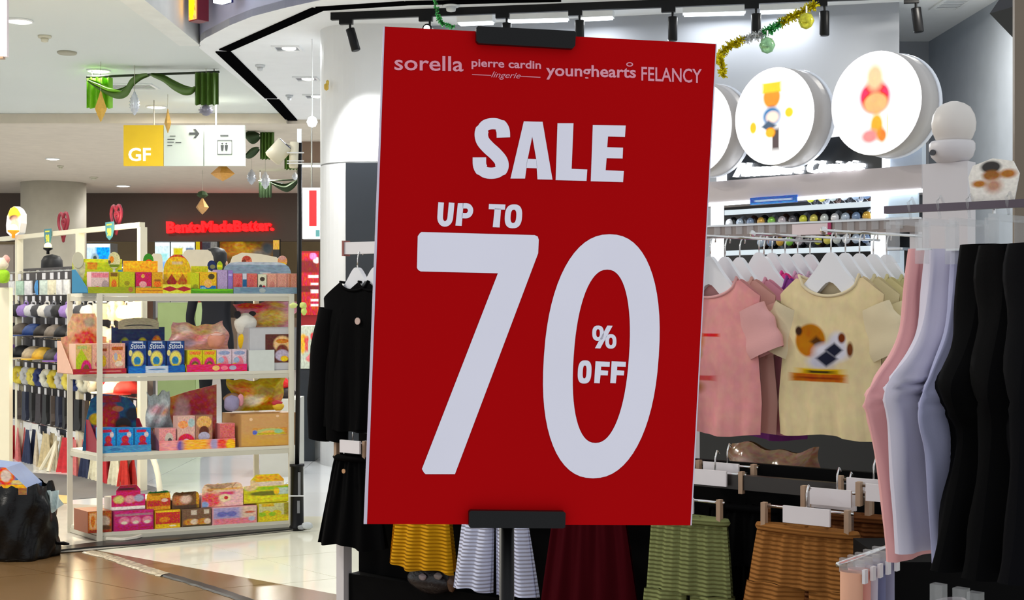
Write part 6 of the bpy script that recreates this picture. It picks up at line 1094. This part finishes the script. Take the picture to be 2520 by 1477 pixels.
# lower small rack of leggings under the near rack
LR = Fr(*(lambda p: (p.x, p.y))(W(2072, 1392, 2.75)), math.radians(52)); zl = LR.at(2072, 1386)[2]
t = thing('legging_rail', 'chrome rail of small leggings at the bottom right', 'clothes rail', (LR.x0, LR.y0, 0), LR.a); MB().tube([(-.02, 0, zl), (.5, 0, zl)], .005, 8).build('rail', CHROME, t, True); MB().tube([(.45, 0, zl), (.45, 0, 0)], .008, 8).build('stand_leg', CHROME, t, True)
for i, (px, c, nm) in enumerate(((2084, (232, 178, 150), 'peach'), (2104, (226, 160, 150), 'rose'), (2122, (206, 200, 216), 'lilac'), (2142, (120, 124, 160), 'slate blue'), (2164, (150, 150, 176), 'grey blue'))):
    q = LR.at(px)[0]; w_ = LR.w(q, 0, zl); T = thing('small_leggings', nm+' small leggings on the low chrome rail', 'leggings', w_, LR.a, 'small leggings'); ph = i
    g = MB(); g.grid(lambda u, v: (.014*math.sin(2*math.pi*u)*(1+.2*math.sin(9*v+ph)), -.01+.024*math.cos(2*math.pi*u)*(1-.1*v), -.02-.30*v), 16, 10); g.build('cloth', fab('leg_'+nm, c), T, True)
    MB().box(-.006, .006, -.036, .014, -.022, .006).build('clip', CLEAR, T); MB().box(-.008, .008, -.042, -.036, -.040, -.012).build('size_tag', HANG, T)
for i, (px, py, c, nm) in enumerate(((2335, 1440, (206, 200, 204), 'pale grey'), (2390, 1450, (196, 190, 196), 'silver grey'), (2425, 1460, (214, 180, 150), 'tan'))):
    p = W(px, py, 2.5); T = thing('small_leggings', nm+' leggings below the black garments', 'leggings', (p.x, p.y, p.z), NA, 'small leggings'); g = MB(); g.grid(lambda u, v: (.024*math.sin(2*math.pi*u), .05*math.cos(2*math.pi*u), -.03-.26*v), 16, 8); g.build('cloth', fab('leg2_%d' % i, c), T, True); MB().box(-.012, .012, -.05, -.03, -.04, .008).build('clip', CLEAR, T)
q = W(2300, 1440, 2.75); MBd = MB(); MBd.box(0, .5, 0, .3, 0, W(0, 1395, 2.9).z); tag(MBd.build('low_cabinet', M('plinth_black', (10, 10, 12), .5), loc=(W(2185, 0, 2.95).x, 2.95, 0), rz=NA*0), 'black low cabinet behind the leggings at bottom right', 'cabinet')
# ================================================================= SALE SIGN ON A STAND
DLs, DRs = .72*FPX/1225, .72*FPX/1185
xl, xr = (921-CX)/FPX*DLs, (1731-CX)/FPX*DRs
SG = Fr(xl, DLs, math.atan2(DRs-DLs, xr-xl))
def S(px, py, t=0.0): q = SG.at(px, py, t); return (q[0], q[2])
ST = thing('sale_sign', 'tall red sale sign clipped on a black floor stand', 'sign', (SG.x0, SG.y0, 0), SG.a)
RED = M('sign_red', (176, 0, 5), .6, var=.03, vscale=3, spec=.05); SWH = M('sign_letter', (234, 232, 246), .5, var=.02, spec=.2); EDG = M('sign_edge', (206, 196, 214), .4)
quad = [S(945, 65), S(1762, 108), S(1700, 1293), S(897, 1290)]
panel = MB().prism(quad[::-1], 0, .006).build('panel', RED, ST)
es = MB(); es.prism([S(*p) for p in ((903, 1290), (947, 65), (943, 65), (895, 1290))], -.0006, .0062); es.build('edge_strip', EDG, ST); es = MB(); es.prism([S(*p) for p in ((1702, 1293), (1764, 108), (1761.5, 108), (1699, 1293))], -.0006, .0062); es.build('edge_strip', EDG, ST)
def crop1(x, y): return S(930+x/2.592, 50+y/2.592)
def crop2(x, y): return S(900+x/1.96875, 560+y/1.96875)
YF = -.0009
def poly(mb, pts, fn): q = [fn(*p) for p in pts]; mb.add([(p[0], YF, p[1]) for p in q][::-1], [tuple(range(len(q)))])
w_ = MB()
sp_ = smoothpts([(800, 748), (796, 700), (772, 668), (728, 660), (682, 674), (660, 718), (668, 768), (704, 812), (748, 852), (784, 896), (790, 936), (768, 966), (722, 976), (676, 966), (650, 930), (647, 875)], 5)
k = len(sp_); stroke(w_, sp_, [86-20*math.sin(math.pi*min(1, max(0, abs(i/k-.5)*2-.2)/.8))*0-(14 if .12 < i/k < .3 or .7 < i/k < .88 else 0) for i in range(k)], crop1, YF)
poly(w_, [(845, 1010), (930, 645), (990, 647), (984, 742), (955, 885), (938, 1010)], crop1); poly(w_, [(990, 647), (1050, 648), (1113, 1017), (1017, 1015), (1009, 885), (984, 742)], crop1); poly(w_, [(952, 884), (1010, 886), (1016, 945), (944, 942)], crop1)
poly(w_, [(1145, 657), (1247, 657), (1235, 948), (1335, 952), (1330, 1025), (1133, 1020)], crop1)
poly(w_, [(1370, 668), (1580, 672), (1575, 745), (1467, 742), (1462, 810), (1563, 813), (1560, 882), (1458, 880), (1452, 957), (1568, 962), (1563, 1033), (1357, 1027)], crop1); w_.build('lettering', SWH, ST)
w_ = MB(); stroke(w_, smoothpts([(403, 1162), (398, 1230), (398, 1272), (414, 1296), (440, 1296), (458, 1274), (464, 1230), (470, 1164)], 4), 36, crop1, YF)
poly(w_, [(510, 1167), (546, 1167), (534, 1312), (494, 1310)], crop1); stroke(w_, smoothpts([(540, 1184), (574, 1186), (590, 1206), (586, 1232), (568, 1246), (535, 1246)], 4), 34, crop1, YF)
w_.build('lettering', SWH, ST); w_ = MB(); poly(w_, [(708, 1172), (813, 1176), (810, 1209), (706, 1205)], crop1); poly(w_, [(744, 1200), (785, 1202), (776, 1322), (732, 1320)], crop1); ringpoly(w_, (864, 1251), (55, 76), (18, 42), crop1, YF, p=2.6, sh=.06); w_.build('lettering', SWH, ST)
w_ = MB(); poly(w_, [(262, 28), (270, 22), (818, 37), (833, 44), (838, 60), (835, 125), (432, 1195), (290, 1195), (282, 1188), (272, 1170), (640, 222), (266, 213), (254, 206), (248, 195), (252, 42)], crop2); w_.build('numeral', SWH, ST)
w_ = MB(); ringpoly(w_, (1141, 624), (278, 591), (134, 420), crop2, YF, p=2.25, sh=.068, n=64); w_.build('numeral', SWH, ST)
w_ = MB(); ringpoly(w_, (1125, 512), (28, 37), (9, 19), crop2, YF, p=2.5); ringpoly(w_, (1187, 552), (27, 35), (9, 18), crop2, YF, p=2.5); poly(w_, [(1170, 475), (1196, 476), (1136, 586), (1110, 585)], crop2); w_.build('lettering', SWH, ST); w_ = MB()
ringpoly(w_, (1060, 700), (33, 56), (9, 31), crop2, YF, p=2.8, sh=.05)
for dx in (0, 78): poly(w_, [(1113+dx, 648), (1182+dx, 651), (1181+dx, 675), (1140+dx, 674), (1139+dx, 692), (1174+dx, 694), (1172+dx, 717), (1137+dx, 716), (1133+dx, 755), (1106+dx, 754)], crop2)
w_.build('lettering', SWH, ST)
LOGO = M('logo_print', (224, 150, 168), .5)
for txt, (x0, y0, x1, y1, sl), kw in (('sorella', (105, 222, 545, 318, 10), dict(bold=.012)), ('pierre cardin', (597, 244, 1040, 312, 16), dict(bold=.02)), ('younghearts', (1072, 280, 1645, 378, 14), dict(bold=.02)), ('FELANCY', (1680, 296, 2064, 386, 16), dict(bold=.012))):
    w_ = MB(); text_into(w_, txt, [crop1(x0, y0), crop1(x1, y0+sl), crop1(x1, y1+sl), crop1(x0, y1)], YF, .0003, **kw)
    if txt[0] == 'p': text_into(w_, 'lingerie', [crop1(722, 326), crop1(910, 336), crop1(910, 384), crop1(722, 376)], YF, .0003, shear=.4); poly(w_, [(600, 345), (722, 350), (722, 354), (600, 349)], crop1); poly(w_, [(905, 356), (1036, 362), (1036, 367), (905, 360)], crop1)
    if txt[0] == 'y': ringpoly(w_, (1605, 282), (22, 14), (14, 8), crop1, YF)
    w_.build('logo_lettering', LOGO, ST)
# clips, pole, base
def clipbar(mb, pts, y0, y1):
    q = [S(*p) for p in pts]; mb.prism(q[::-1], y0, y1)
m_ = MB(); clipbar(m_, [(1174, 68), (1410, 80), (1414, 84), (1412, 116), (1406, 123), (1176, 110), (1170, 104), (1170, 72)], -.012, .016); m_.build('top_clip', BLACK, ST)
m_ = MB(); clipbar(m_, [(1156, 1254), (1384, 1256), (1388, 1260), (1387, 1294), (1382, 1297), (1156, 1296), (1152, 1292), (1152, 1258)], -.014, .016); m_.build('bottom_clip', BLACK, ST)
pa = S(1247, 1296, .02); pt_ = S(1290, 100, .02)
MB().tube([(pa[0], .02, .02), (pa[0], .02, pa[1])], .0112, 14).build('pole', BLACK, ST, True); MB().tube([(pa[0], .02, pa[1]), (pt_[0], .02, pt_[1])], .007, 10).build('back_rod', BLACK, ST, True)
MB().lathe([(.17, 0), (.17, .012), (.15, .02), (.02, .026)], 32, (pa[0], .02, 0)).build('base_plate', BLACK, ST, True)
